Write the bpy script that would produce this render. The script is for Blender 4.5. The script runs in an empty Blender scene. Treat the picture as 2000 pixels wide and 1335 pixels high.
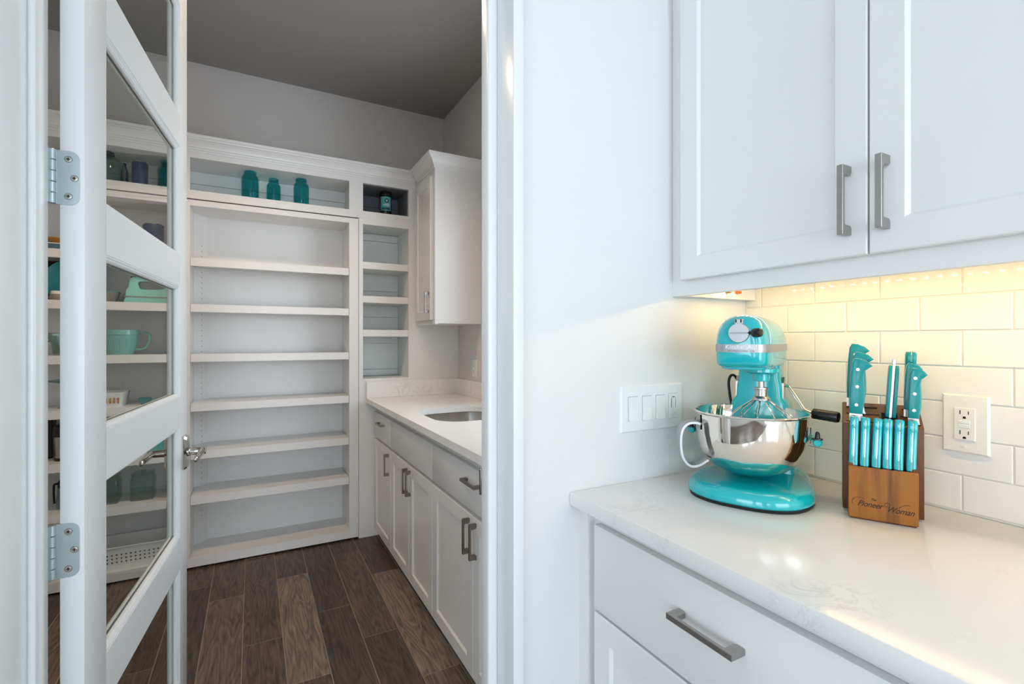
import bpy, bmesh, math, random
from mathutils import Matrix, Vector
random.seed(7)
R = math.radians
scene = bpy.context.scene
C = scene.collection

# ------------------------------------------------------------------ camera
cam_d = bpy.data.cameras.new('camera')
cam_d.sensor_width = 36.0
cam_d.lens = 945.0 / 2000.0 * 36.0
cam_d.shift_y = -0.00125
cam_d.clip_start = 0.02
cam = bpy.data.objects.new('camera', cam_d)
C.objects.link(cam)
cam.location = (0, 0, 1.278)
cam.rotation_euler = (R(90), 0, -math.atan(507 / 945.0))
scene.camera = cam

# ------------------------------------------------------------------ sky, window portals, exposure
world = bpy.data.worlds.new('sky')
scene.world = world
world.use_nodes = True
bg = world.node_tree.nodes['Background']
bg.inputs[0].default_value = (0.835, 0.905, 1.0, 1)
bg.inputs[1].default_value = 7.5

def portal(loc, rot, sx, sy):
    l = bpy.data.lights.new('window_portal', 'AREA')
    l.shape = 'RECTANGLE'; l.size = sx; l.size_y = sy
    l.cycles.is_portal = True
    o = bpy.data.objects.new('window_portal', l)
    o.location = loc; o.rotation_euler = rot
    C.objects.link(o)

# window rectangles: kitchen back wall (Y=-3.6), kitchen left wall (X=-3.4), pantry right wall (X=1.296)
KB = [(-3.0, -2.2, 0.9, 2.4), (-1.18, 1.24, 0.10, 2.60)]
KL = [(-2.9, -1.75, 0.6, 2.45), (-1.45, -0.3, 0.6, 2.45)]
PW = (1.55, 2.42, 1.09, 2.25)
for a, b, c, d in KB:
    portal(((a + b) / 2, -3.66, (c + d) / 2), (R(90), 0, 0), b - a, d - c)
for a, b, c, d in KL:
    portal((-3.46, (a + b) / 2, (c + d) / 2), (R(90), 0, R(-90)), b - a, d - c)
portal((1.44, (PW[0] + PW[1]) / 2, (PW[2] + PW[3]) / 2), (R(90), 0, R(90)), PW[1] - PW[0], PW[3] - PW[2])

vs = scene.view_settings
vs.view_transform = 'Standard'
vs.look = 'None'
vs.gamma = 1.0
vs.use_curve_mapping = False
vs.exposure = 0.0
scene.cycles.max_bounces = 8
scene.cycles.diffuse_bounces = 4
scene.cycles.transparent_max_bounces = 16
scene.cycles.sample_clamp_indirect = 6.0

# ------------------------------------------------------------------ materials
def srgb(r, g, b):
    f = lambda v: (v / 255 / 12.92) if v / 255 <= 0.04045 else ((v / 255 + 0.055) / 1.055) ** 2.4
    return (f(r), f(g), f(b), 1)

def base_mat(name):
    m = bpy.data.materials.new(name)
    m.use_nodes = True
    nt = m.node_tree
    return m, nt, nt.nodes['Principled BSDF'], nt.nodes.new, nt.links.new

def mat(name, col, rough=0.4, metal=0.0, var=0.04, scale=6.0, bump=0.0, bscale=200.0, coat=0.0, stretch=None, trans=0.0, ior=1.45, spec=0.5):
    m, nt, p, N, L = base_mat(name)
    tc = N('ShaderNodeTexCoord')
    vec = tc.outputs['Object']
    if stretch:
        mp = N('ShaderNodeMapping'); mp.inputs['Scale'].default_value = stretch
        L(vec, mp.inputs['Vector']); vec = mp.outputs[0]
    nz = N('ShaderNodeTexNoise'); nz.inputs['Scale'].default_value = scale; nz.inputs['Detail'].default_value = 3
    L(vec, nz.inputs['Vector'])
    mx = N('ShaderNodeMix'); mx.data_type = 'RGBA'
    mx.inputs[6].default_value = tuple(c * (1 - var) for c in col[:3]) + (1,)
    mx.inputs[7].default_value = tuple(min(1, c * (1 + var)) for c in col[:3]) + (1,)
    L(nz.outputs['Fac'], mx.inputs[0]); L(mx.outputs[2], p.inputs['Base Color'])
    p.inputs['Roughness'].default_value = rough
    p.inputs['Metallic'].default_value = metal
    p.inputs['IOR'].default_value = ior
    p.inputs['Specular IOR Level'].default_value = spec
    p.inputs['Coat Weight'].default_value = coat
    p.inputs['Coat Roughness'].default_value = 0.04
    p.inputs['Transmission Weight'].default_value = trans
    if bump:
        n2 = N('ShaderNodeTexNoise'); n2.inputs['Scale'].default_value = bscale; n2.inputs['Detail'].default_value = 4
        L(vec, n2.inputs['Vector'])
        b = N('ShaderNodeBump'); b.inputs['Strength'].default_value = bump; b.inputs['Distance'].default_value = 0.002
        L(n2.outputs['Fac'], b.inputs['Height']); L(b.outputs[0], p.inputs['Normal'])
    return m

def glass_mat(name, tint, ior=1.5, coated=False):
    # clear sheet glass: lets light straight through, mirrors by Fresnel
    m, nt, p, N, L = base_mat(name)
    nt.nodes.remove(p)
    tr = N('ShaderNodeBsdfTransparent')
    nz = N('ShaderNodeTexNoise'); nz.inputs['Scale'].default_value = 3
    mx = N('ShaderNodeMix'); mx.data_type = 'RGBA'
    mx.inputs[6].default_value = tuple(c * 0.985 for c in tint[:3]) + (1,); mx.inputs[7].default_value = tint
    L(nz.outputs['Fac'], mx.inputs[0]); L(mx.outputs[2], tr.inputs[0])
    gl = N('ShaderNodeBsdfGlossy'); gl.inputs['Roughness'].default_value = 0.01
    fr = N('ShaderNodeFresnel')
    ge = N('ShaderNodeNewGeometry'); mr = N('ShaderNodeMapRange'); mr.inputs[3].default_value = ior; mr.inputs[4].default_value = 1 / ior   # same Fresnel on both faces of the sheet
    L(ge.outputs['Backfacing'], mr.inputs[0]); L(mr.outputs[0], fr.inputs[0])
    ms = N('ShaderNodeMixShader')
    fac = fr.outputs[0]
    if coated:   # anti-glare sheet: only the outer skin mirrors
        inv = N('ShaderNodeMath'); inv.operation = 'SUBTRACT'; inv.inputs[0].default_value = 1.0; L(ge.outputs['Backfacing'], inv.inputs[1])
        mm_ = N('ShaderNodeMath'); mm_.operation = 'MULTIPLY'; L(fac, mm_.inputs[0]); L(inv.outputs[0], mm_.inputs[1]); fac = mm_.outputs[0]
    L(fac, ms.inputs[0]); L(tr.outputs[0], ms.inputs[1]); L(gl.outputs[0], ms.inputs[2])
    L(ms.outputs[0], nt.nodes['Material Output'].inputs[0])
    return m

def emit_mat(name, col, strength):
    m, nt, p, N, L = base_mat(name)
    p.inputs['Base Color'].default_value = col
    p.inputs['Emission Color'].default_value = col
    p.inputs['Emission Strength'].default_value = strength
    return m

def quartz_mat():
    m, nt, p, N, L = base_mat('white_quartz')
    tc = N('ShaderNodeTexCoord')
    n1 = N('ShaderNodeTexNoise'); n1.inputs['Scale'].default_value = 9.0; n1.inputs['Detail'].default_value = 8; n1.inputs['Roughness'].default_value = 0.66; n1.inputs['Distortion'].default_value = 1.0
    L(tc.outputs['Object'], n1.inputs['Vector'])
    r1 = N('ShaderNodeValToRGB')
    e = r1.color_ramp.elements
    e[0].position = 0.47; e[0].color = (0, 0, 0, 1)
    e[1].position = 0.50; e[1].color = (1, 1, 1, 1)
    e2 = r1.color_ramp.elements.new(0.53); e2.color = (0, 0, 0, 1)
    L(n1.outputs['Fac'], r1.inputs[0])
    n2 = N('ShaderNodeTexNoise'); n2.inputs['Scale'].default_value = 3.0; n2.inputs['Detail'].default_value = 3
    L(tc.outputs['Object'], n2.inputs['Vector'])
    r2 = N('ShaderNodeValToRGB'); r2.color_ramp.elements[0].position = 0.52; r2.color_ramp.elements[1].position = 0.74
    L(n2.outputs['Fac'], r2.inputs[0])
    mu = N('ShaderNodeMath'); mu.operation = 'MULTIPLY'
    L(r1.outputs[0], mu.inputs[0]); L(r2.outputs[0], mu.inputs[1])
    m2 = N('ShaderNodeMath'); m2.operation = 'MULTIPLY'; m2.inputs[1].default_value = 0.55
    L(mu.outputs[0], m2.inputs[0])
    mx = N('ShaderNodeMix'); mx.data_type = 'RGBA'
    mx.inputs[6].default_value = (0.87, 0.86, 0.845, 1); mx.inputs[7].default_value = (0.36, 0.36, 0.37, 1)
    L(m2.outputs[0], mx.inputs[0]); L(mx.outputs[2], p.inputs['Base Color'])
    p.inputs['Roughness'].default_value = 0.17
    return m

def plank_mat():
    m, nt, p, N, L = base_mat('grey_wood_plank')
    tc = N('ShaderNodeTexCoord'); oi = N('ShaderNodeObjectInfo')
    mul = N('ShaderNodeVectorMath'); mul.operation = 'SCALE'; mul.inputs['Scale'].default_value = 37.0
    cmb = N('ShaderNodeCombineXYZ'); L(oi.outputs['Random'], cmb.inputs[0]); L(oi.outputs['Random'], cmb.inputs[1])
    L(cmb.outputs[0], mul.inputs[0])
    add = N('ShaderNodeVectorMath'); add.operation = 'ADD'
    L(tc.outputs['Object'], add.inputs[0]); L(mul.outputs[0], add.inputs[1])
    mp = N('ShaderNodeMapping'); mp.inputs['Scale'].default_value = (22, 1.7, 1)
    L(add.outputs[0], mp.inputs['Vector'])
    n1 = N('ShaderNodeTexNoise'); n1.inputs['Scale'].default_value = 3.0; n1.inputs['Detail'].default_value = 8; n1.inputs['Roughness'].default_value = 0.68; n1.inputs['Distortion'].default_value = 0.5
    L(mp.outputs[0], n1.inputs['Vector'])
    mp2 = N('ShaderNodeMapping'); mp2.inputs['Scale'].default_value = (9, 1.1, 1)
    L(add.outputs[0], mp2.inputs['Vector'])
    n3 = N('ShaderNodeTexNoise'); n3.inputs['Scale'].default_value = 1.2; n3.inputs['Detail'].default_value = 2
    L(mp2.outputs[0], n3.inputs['Vector'])
    # growth rings: bands over a warped field
    mr = N('ShaderNodeMath'); mr.operation = 'MULTIPLY'; mr.inputs[1].default_value = 95.0
    L(n3.outputs['Fac'], mr.inputs[0])
    sn = N('ShaderNodeMath'); sn.operation = 'SINE'; L(mr.outputs[0], sn.inputs[0])
    rs = N('ShaderNodeMapRange'); rs.inputs[1].default_value = -1; rs.inputs[2].default_value = 1; rs.inputs[3].default_value = -0.09; rs.inputs[4].default_value = 0.09
    L(sn.outputs[0], rs.inputs[0])
    ad = N('ShaderNodeMath'); ad.operation = 'ADD'; L(n1.outputs['Fac'], ad.inputs[0]); L(rs.outputs[0], ad.inputs[1])
    rp = N('ShaderNodeValToRGB')
    e = rp.color_ramp.elements
    e[0].position = 0.28; e[0].color = (0.34, 0.33, 0.32, 1)
    e[1].position = 0.74; e[1].color = (1.62, 1.58, 1.53, 1)
    L(ad.outputs[0], rp.inputs[0])
    mx = N('ShaderNodeMix'); mx.data_type = 'RGBA'; mx.blend_type = 'MULTIPLY'; mx.inputs[0].default_value = 1.0
    L(oi.outputs['Color'], mx.inputs[6]); L(rp.outputs[0], mx.inputs[7])
    L(mx.outputs[2], p.inputs['Base Color'])
    p.inputs['Roughness'].default_value = 0.42
    b = N('ShaderNodeBump'); b.inputs['Strength'].default_value = 0.25; b.inputs['Distance'].default_value = 0.002
    L(ad.outputs[0], b.inputs['Height']); L(b.outputs[0], p.inputs['Normal'])
    return m

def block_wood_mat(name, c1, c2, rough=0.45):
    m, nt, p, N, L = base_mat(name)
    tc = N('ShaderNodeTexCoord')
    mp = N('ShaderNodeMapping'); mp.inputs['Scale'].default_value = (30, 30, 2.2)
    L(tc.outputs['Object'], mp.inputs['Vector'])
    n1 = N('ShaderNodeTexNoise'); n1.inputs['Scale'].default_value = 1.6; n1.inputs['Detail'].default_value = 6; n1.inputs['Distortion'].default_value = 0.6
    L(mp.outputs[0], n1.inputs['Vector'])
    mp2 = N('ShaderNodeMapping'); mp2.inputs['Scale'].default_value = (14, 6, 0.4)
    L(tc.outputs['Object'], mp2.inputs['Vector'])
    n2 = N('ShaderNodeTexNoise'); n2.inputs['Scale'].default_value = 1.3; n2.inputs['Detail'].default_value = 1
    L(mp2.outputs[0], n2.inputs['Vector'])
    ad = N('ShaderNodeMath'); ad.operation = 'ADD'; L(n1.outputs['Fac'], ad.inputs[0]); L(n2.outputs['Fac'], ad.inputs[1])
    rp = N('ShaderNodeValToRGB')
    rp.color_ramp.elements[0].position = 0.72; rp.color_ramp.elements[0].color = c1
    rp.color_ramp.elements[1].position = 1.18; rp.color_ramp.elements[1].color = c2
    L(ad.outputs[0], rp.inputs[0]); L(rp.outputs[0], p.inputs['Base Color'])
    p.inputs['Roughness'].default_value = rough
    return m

M = {}
M['cab'] = mat('cabinet_white_paint', (0.80, 0.795, 0.785), 0.30, var=0.012, scale=3)
M['wall'] = mat('wall_paint', (0.745, 0.74, 0.735), 0.6, var=0.01, scale=2, bump=0.05, bscale=260)
M['pwall'] = mat('pantry_wall_paint', (0.70, 0.675, 0.66), 0.7, var=0.015, scale=2, bump=0.10, bscale=160)
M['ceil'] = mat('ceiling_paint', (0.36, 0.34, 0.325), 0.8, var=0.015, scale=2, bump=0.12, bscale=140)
M['trim'] = mat('trim_gloss_paint', (0.78, 0.80, 0.80), 0.22, var=0.01, scale=2)
M['door'] = mat('door_paint', (0.74, 0.76, 0.76), 0.32, var=0.012, scale=2)
M['nicheshade'] = mat('niche_shade_tint', (0.76, 0.80, 0.79), 0.5, var=0.02)  # shade of the tower interior put into the colour as a grey-green tint
M['charcoal'] = mat('charcoal_grey', (0.19, 0.20, 0.22), 0.6, var=0.03)  # darker grey, used only inside the small top niche
M['gapgrey'] = mat('gap_shade_grey', (0.30, 0.31, 0.33), 0.8, var=0.03)  # grey backing stands in for the shade line around rockers and dimmer
M['satin'] = mat('satin_silver', (0.42, 0.43, 0.44), 0.42, 0.85, var=0.04, scale=30)
M['tile'] = mat('glazed_white_tile', (0.80, 0.785, 0.735), 0.05, var=0.012, scale=5, bump=0.012, bscale=9)
M['grout'] = mat('tile_grout', (0.74, 0.72, 0.66), 0.85, var=0.05, scale=40)
M['fgrout'] = mat('floor_grout', srgb(150, 138, 124), 0.85, var=0.08, scale=30)
M['plank'] = plank_mat()
M['quartz'] = quartz_mat()
M['nickel'] = mat('brushed_nickel', (0.40, 0.39, 0.37), 0.34, 1.0, var=0.06, scale=40, stretch=(1, 1, 8))
M['bronze'] = mat('dark_brushed_nickel', (0.30, 0.27, 0.245), 0.36, 1.0, var=0.06, scale=40)
M['chrome'] = mat('polished_chrome', (0.56, 0.53, 0.50), 0.09, 1.0, var=0.02)
M['steel'] = mat('stainless_steel', (0.80, 0.76, 0.70), 0.055, 1.0, var=0.02, scale=4)
M['steel_r'] = mat('satin_steel', (0.46, 0.44, 0.41), 0.27, 1.0, var=0.04, scale=20)
M['zinc'] = mat('zinc_hinge_metal', (0.52, 0.60, 0.62), 0.33, 1.0, var=0.08, scale=30)
M['zincdark'] = mat('screw_metal', (0.20, 0.22, 0.23), 0.4, 1.0, var=0.05)
M['aqua'] = mat('aqua_enamel', (0.004, 0.44, 0.50), 0.16, var=0.02, scale=3, coat=0.8)
M['aquah'] = mat('aqua_handle_plastic', (0.0005, 0.245, 0.262), 0.24, var=0.03, scale=10)
M['mint'] = mat('mint_plastic', (0.30, 0.72, 0.64), 0.3, var=0.02)
M['tealc'] = mat('teal_ceramic', (0.05, 0.30, 0.33), 0.2, var=0.05)
M['tealbox'] = mat('turquoise_card', (0.06, 0.52, 0.50), 0.5, var=0.03)
M['black'] = mat('black_plastic', (0.012, 0.012, 0.013), 0.25, var=0.1)
M['rubber'] = mat('black_rubber', (0.01, 0.012, 0.012), 0.6, var=0.1)
M['void'] = mat('dark_slot', (0.004, 0.004, 0.004), 0.9, var=0.1)
M['tealglass'] = glass_mat('teal_glass', (0.42, 0.80, 0.82, 1), 1.4)
M['navy'] = mat('navy_glaze', (0.005, 0.024, 0.10), 0.3, var=0.1)
M['clear'] = glass_mat('clear_sheet_glass', (0.96, 0.98, 0.975, 1), 1.14, True)
M['ware'] = glass_mat('clear_glassware', (0.80, 0.88, 0.86, 1))
M['mintglass'] = mat('mint_pressed_glass', (0.28, 0.62, 0.58), 0.12, var=0.02, trans=0.25)
M['white'] = mat('white_plastic', (0.80, 0.81, 0.80), 0.28, var=0.01)
M['ivory'] = mat('ivory_plastic', (0.80, 0.78, 0.72), 0.28, var=0.01)
M['orange'] = mat('orange_plastic', (0.75, 0.13, 0.01), 0.4, var=0.05)
M['amber'] = mat('amber_ceramic', (0.45, 0.20, 0.05), 0.4, var=0.1)
M['blueenamel'] = mat('slate_blue_enamel', (0.10, 0.19, 0.25), 0.3, var=0.05)
M['grey'] = mat('grey_stoneware', (0.22, 0.21, 0.19), 0.45, var=0.1)
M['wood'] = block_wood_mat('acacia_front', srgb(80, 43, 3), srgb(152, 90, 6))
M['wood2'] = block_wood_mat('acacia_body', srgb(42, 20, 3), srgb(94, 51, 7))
M['burn'] = mat('burnt_lettering', srgb(52, 26, 8), 0.7, var=0.05)
M['label'] = mat('teal_label', (0.12, 0.42, 0.40), 0.5, var=0.05)
M['labeld'] = mat('dark_teal_print', (0.01, 0.07, 0.09), 0.5, var=0.05)
M['labelw'] = mat('pale_print', (0.62, 0.72, 0.70), 0.5, var=0.05)
M['grnrim'] = mat('dark_green_print', (0.01, 0.10, 0.07), 0.4, var=0.05)
M['led'] = emit_mat('warm_led', (1.0, 0.66, 0.28, 1), 640.0)
M['can'] = emit_mat('warm_lamp_lens', (1.0, 0.80, 0.58, 1), 30.0)

# ------------------------------------------------------------------ mesh helpers
class MB:
    def __init__(self):
        self.bm = bmesh.new()
    def face(self, vs):
        try:
            return self.bm.faces.new(vs)
        except ValueError:
            return None
    def box(self, x0, x1, y0, y1, z0, z1):
        v = [self.bm.verts.new(p) for p in ((x0, y0, z0), (x1, y0, z0), (x1, y1, z0), (x0, y1, z0), (x0, y0, z1), (x1, y0, z1), (x1, y1, z1), (x0, y1, z1))]
        for f in ((0, 3, 2, 1), (4, 5, 6, 7), (0, 1, 5, 4), (1, 2, 6, 5), (2, 3, 7, 6), (3, 0, 4, 7)):
            self.face([v[i] for i in f])
        return self
    def loops(self, loops, close=True, cap=True):
        """bridge a list of equal-length vertex loops"""
        rings = [[self.bm.verts.new(p) for p in lp] for lp in loops]
        n = len(rings[0])
        for a, b in zip(rings, rings[1:]):
            for i in range(n if close else n - 1):
                j = (i + 1) % n
                self.face((a[i], a[j], b[j], b[i]))
        if cap:
            self.face(list(reversed(rings[0]))); self.face(rings[-1])
        return self
    def prism(self, poly, axis, t0, t1):
        """extrude a 2D polygon; axis x: poly=(y,z), y: (x,z), z: (x,y)"""
        def P(a, b, t):
            return {'x': (t, a, b), 'y': (a, t, b), 'z': (a, b, t)}[axis]
        self.loops([[P(a, b, t0) for a, b in poly], [P(a, b, t1) for a, b in poly]])
        return self
    def lathe(self, prof, cx=0, cy=0, seg=28, cap=True, axis='z'):
        lps = []
        for r, z in prof:
            r = max(r, 1e-5)
            lp = []
            for i in range(seg):
                a = 2 * math.pi * i / seg
                p = (r * math.cos(a), r * math.sin(a), z)
                if axis == 'y': p = (p[0], p[2], p[1])
                if axis == 'x': p = (p[2], p[0], p[1])
                lp.append((p[0] + cx, p[1] + cy, p[2]) if axis == 'z' else p)
            lps.append(lp)
        self.loops(lps, True, cap)
        return self
    def tube(self, pts, r, seg=8, closed=False, cap=True):
        pts = [Vector(p) for p in pts]
        rr = r if isinstance(r, (list, tuple)) else [r] * len(pts)
        n = len(pts)
        lps = []
        ref = None
        for i, p in enumerate(pts):
            if closed:
                t = (pts[(i + 1) % n] - pts[i - 1]).normalized()
            else:
                t = (pts[min(i + 1, n - 1)] - pts[max(i - 1, 0)]).normalized()
            if ref is None:
                ref = t.orthogonal().normalized()
            ref = (ref - t * ref.dot(t)).normalized()
            b = t.cross(ref)
            lps.append([p + (ref * math.cos(2 * math.pi * k / seg) + b * math.sin(2 * math.pi * k / seg)) * rr[i] for k in range(seg)])
        if closed:
            lps.append(lps[0])
        self.loops(lps, True, cap and not closed)
        return self
    def rects(self, loops4):
        return self.loops(loops4, True, False)
    def xf(self, mtx):
        bmesh.ops.transform(self.bm, matrix=mtx, verts=self.bm.verts)
        return self
    def bevel(self, w, seg=1, ang=30, keep=None):
        bmesh.ops.remove_doubles(self.bm, verts=self.bm.verts, dist=1e-6)
        es = [e for e in self.bm.edges if len(e.link_faces) == 2 and e.calc_face_angle(0) > R(ang) and (keep is None or all(keep(v.co) for v in e.verts))]
        if es:
            bmesh.ops.bevel(self.bm, geom=es, offset=w, segments=seg, profile=0.5, affect='EDGES', clamp_overlap=True)
        return self
    def mesh(self, name, smooth=False):
        bmesh.ops.remove_doubles(self.bm, verts=self.bm.verts, dist=1e-7)
        bmesh.ops.recalc_face_normals(self.bm, faces=self.bm.faces)
        me = bpy.data.meshes.new(name)
        self.bm.to_mesh(me); self.bm.free()
        if smooth:
            for p in me.polygons: p.use_smooth = True
            me.set_sharp_from_angle(angle=R(38))
        return me
    def build(self, name, m, parent=None, smooth=False, world=False):
        me = self.mesh(name, smooth)
        return link_mesh(name, me, m, parent, world)

XF = {}
def gmat(o):
    g = XF.get(o.name, Matrix())
    return (gmat(o.parent) @ g) if o.parent else g

def link_mesh(name, me, m, parent=None, world=False):
    if m is not None and not me.materials:
        me.materials.append(M[m] if isinstance(m, str) else m)
    o = bpy.data.objects.new(name, me)
    C.objects.link(o)
    if parent is not None:
        o.parent = parent
        if world:
            me.transform(gmat(parent).inverted())
    return o

def tag(o, label, cat=None, group=None, kind=None):
    if label: o['label'] = label
    if cat: o['category'] = cat
    if group: o['group'] = group
    if kind: o['kind'] = kind
    return o

def thing(name, label, cat, loc=(0, 0, 0), rotz=0.0, group=None, kind=None):
    o = bpy.data.objects.new(name, None)
    o.empty_display_size = 0.05
    C.objects.link(o)
    o.location = loc; o.rotation_euler = (0, 0, rotz)
    XF[o.name] = Matrix.Translation(loc) @ Matrix.Rotation(rotz, 4, 'Z')
    return tag(o, label, cat, group, kind)

def struct(o, label, cat=None):
    return tag(o, label, cat, kind='structure')

def smooth_path(pts, n=6, closed=False):
    """Catmull-Rom resample"""
    P = [Vector(p) for p in pts]
    out = []
    N = len(P)
    for i in range(N if closed else N - 1):
        p0 = P[i - 1] if (closed or i > 0) else P[i]
        p1 = P[i]; p2 = P[(i + 1) % N]
        p3 = P[(i + 2) % N] if (closed or i + 2 < N) else P[i + 1]
        for k in range(n):
            t = k / n
            out.append(0.5 * ((2 * p1) + (p2 - p0) * t + (2 * p0 - 5 * p1 + 4 * p2 - p3) * t * t + (3 * p1 - p0 - 3 * p2 + p3) * t ** 3))
    if not closed: out.append(P[-1])
    return out

def text_mesh(body, size, shear=0.0, extrude=0.0006, spacing=1.0, bold=0.0):
    cu = bpy.data.curves.new('lettering', 'FONT')
    cu.body = body; cu.size = size; cu.shear = shear; cu.extrude = extrude
    cu.offset = bold; cu.align_x = 'CENTER'; cu.align_y = 'CENTER'; cu.space_character = spacing
    cu.resolution_u = 3
    o = bpy.data.objects.new('lettering', cu)
    C.objects.link(o)
    dg = bpy.context.evaluated_depsgraph_get()
    me = bpy.data.meshes.new_from_object(o.evaluated_get(dg))
    bpy.data.objects.remove(o); bpy.data.curves.remove(cu)
    me.materials.clear()
    return me

# ------------------------------------------------------------------ shell
YW, YP = 0.96, 1.115           # kitchen and pantry face of the partition with the door
XT, XP = 1.3206, 1.296         # tile face, pantry right wall
HC = 2.98
JL, JR = -0.3103, 0.511        # door opening

b = MB(); b.box(-3.55, 1.55, -3.75, 3.70, -0.06, -0.0015)
floor = struct(b.build('floor', 'fgrout'), 'grey-brown wood-look plank floor')
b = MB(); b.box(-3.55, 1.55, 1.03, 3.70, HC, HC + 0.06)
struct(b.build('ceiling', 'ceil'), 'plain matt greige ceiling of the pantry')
b = MB(); b.box(-3.55, 1.55, -3.75, 1.0295, HC, HC + 0.06)
struct(b.build('ceiling', 'wall'), 'plain white ceiling of the kitchen')

b = MB()
b.box(-3.55, JL - 0.012, YW, YP, 0, HC).box(JR + 0.012, 1.55, YW, YP, 0, HC).box(JL - 0.012, JR + 0.012, YW, YP, 2.462, HC)
struct(b.build('wall_front', 'wall'), 'white wall between kitchen and pantry')

b = MB(); b.box(1.3286, 1.55, -3.75, YW, 0, HC)
wall_right = struct(b.build('wall_right', 'wall'), 'kitchen wall carrying the white subway tiles')
g = MB(); g.box(1.3232, 1.3288, -1.0, YW, 0.914, 1.52); g.build('grout_bed', 'grout', wall_right)

def tile_mesh(w, h):
    t, bv = 0.0074, 0.0016
    m = MB()
    m.loops([[(0, 0, 0), (0, w, 0), (0, w, h), (0, 0, h)],
             [(-t + bv, 0, 0), (-t + bv, w, 0), (-t + bv, w, h), (-t + bv, 0, h)],
             [(-t, bv, bv), (-t, w - bv, bv), (-t, w - bv, h - bv), (-t, bv, h - bv)]])
    return m.mesh('tile')
PITCH_Y, PITCH_Z, GAP = 0.1525, 0.0764, 0.0022
cache = {}
for r in range(8):
    z0 = 0.9175 + r * PITCH_Z
    off = 0.451 if r % 2 == 0 else 0.3725
    k = -7
    while True:
        y0 = off + k * PITCH_Y; y1 = y0 + PITCH_Y
        k += 1
        if y0 > YW - 0.01: break
        if y0 < -0.75: continue
        y1 = min(y1, YW - 0.001 + GAP)
        w = round(y1 - y0 - GAP, 5)
        if w not in cache:
            cache[w] = tile_mesh(w, PITCH_Z - GAP); cache[w].materials.append(M['tile'])
        o = bpy.data.objects.new('tile', cache[w]); C.objects.link(o)
        o.parent = wall_right; o.location = (1.3280, y0 + GAP / 2, z0 + GAP / 2)
        o.rotation_euler = (0, random.uniform(-.0015, .0015), random.uniform(-.0015, .0015))

# kitchen back / left walls with windows
def wall_holes(b, axis, t0, t1, a0, a1, z0, z1, holes):
    def bx(p0, p1, q0, q1):
        if axis == 'x': b.box(t0, t1, p0, p1, q0, q1)
        else: b.box(p0, p1, t0, t1, q0, q1)
    hs = sorted(holes); cur = a0
    for p0, p1, q0, q1 in hs:
        bx(cur, p0, z0, z1); bx(p0, p1, z0, q0); bx(p0, p1, q1, z1); cur = p1
    bx(cur, a1, z0, z1)
b = MB(); wall_holes(b, 'y', -3.75, -3.60, -3.55, 1.55, 0, HC, KB)
struct(b.build('wall_back', 'wall'), 'kitchen wall opposite the pantry with two tall windows')
b = MB(); wall_holes(b, 'x', -3.55, -3.40, -3.60, YW, 0, HC, KL)
struct(b.build('wall_left', 'wall'), 'kitchen side wall with two tall windows')
def window(n, axis, t, hole, label):
    p0, p1, q0, q1 = hole
    w = MB()
    def bx(a, c_, d, e, s=0.03):
        if axis == 'y': w.box(a, c_, t - s, t + s, d, e)
        else: w.box(t - s, t + s, a, c_, d, e)
    f = 0.045
    bx(p0, p1, q0, q0 + f); bx(p0, p1, q1 - f, q1); bx(p0, p0 + f, q0, q1); bx(p1 - f, p1, q0, q1)
    m_ = (p0 + p1) / 2
    bx(m_ - 0.015, m_ + 0.015, q0, q1, 0.02)
    mz = (q0 + q1) / 2
    bx(p0, p1, mz - 0.015, mz + 0.015, 0.02)
    o = struct(w.build('window_%d' % n, 'trim'), label)
    g_ = MB()
    if axis == 'y': g_.box(p0 + f, p1 - f, t - 0.002, t + 0.002, q0 + f, q1 - f)
    else: g_.box(t - 0.002, t + 0.002, p0 + f, p1 - f, q0 + f, q1 - f)
    g_.build('pane', 'clear', o)
    return o
window(1, 'y', -3.68, KB[0], 'tall kitchen window near the corner'); window(2, 'y', -3.68, KB[1], 'tall kitchen window facing the pantry door')
window(3, 'x', -3.48, KL[0], 'side kitchen window near the corner'); window(4, 'x', -3.48, KL[1], 'side kitchen window near the pantry wall')

# pantry walls
b = MB(); b.box(-3.55, 1.55, 3.53, 3.70, 0, HC)
struct(b.build('wall_pantry_back', 'pwall'), 'greige pantry wall above the bookcases')
b = MB(); wall_holes(b, 'x', XP, 1.55, YP, 3.53, 0, HC, [PW])
struct(b.build('wall_pantry_right', 'pwall'), 'greige pantry wall over the sink')
b = MB(); b.box(-1.50, -1.35, YP, 3.53, 0, HC)
struct(b.build('wall_pantry_left', 'pwall'), 'pantry side wall behind the open door')
w5 = window(5, 'x', 1.40, PW, 'pantry window over the sink')
b = MB(); b.box(XP - 0.03, 1.37, PW[0] - 0.05, PW[1] + 0.06, 1.014, 1.040); b.build('window_sill', 'trim', w5)

# planks
plank_me = {}
def plank(x0, y0, y1, tone):
    L_ = round(y1 - y0, 3)
    if L_ not in plank_me:
        m = MB(); w = 0.1525 - 0.0035
        bv = 0.0015
        m.loops([[(0, 0, -0.008), (w, 0, -0.008), (w, L_ - .0035, -0.008), (0, L_ - .0035, -0.008)],
                 [(0, 0, -bv), (w, 0, -bv), (w, L_ - .0035, -bv), (0, L_ - .0035, -bv)],
                 [(bv, bv, 0), (w - bv, bv, 0), (w - bv, L_ - .0035 - bv, 0), (bv, L_ - .0035 - bv, 0)]])
        me = m.mesh('plank'); me.materials.append(M['plank']); plank_me[L_] = me
    o = bpy.data.objects.new('plank', plank_me[L_]); C.objects.link(o)
    o.parent = floor; o.location = (x0 + 0.00175, y0 + 0.00175, 0)
    o.color = tone
DARK = srgb(78, 66, 60); DARK2 = srgb(90, 77, 69); MID = srgb(106, 92, 82); LIGHT = srgb(128, 112, 99)
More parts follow.
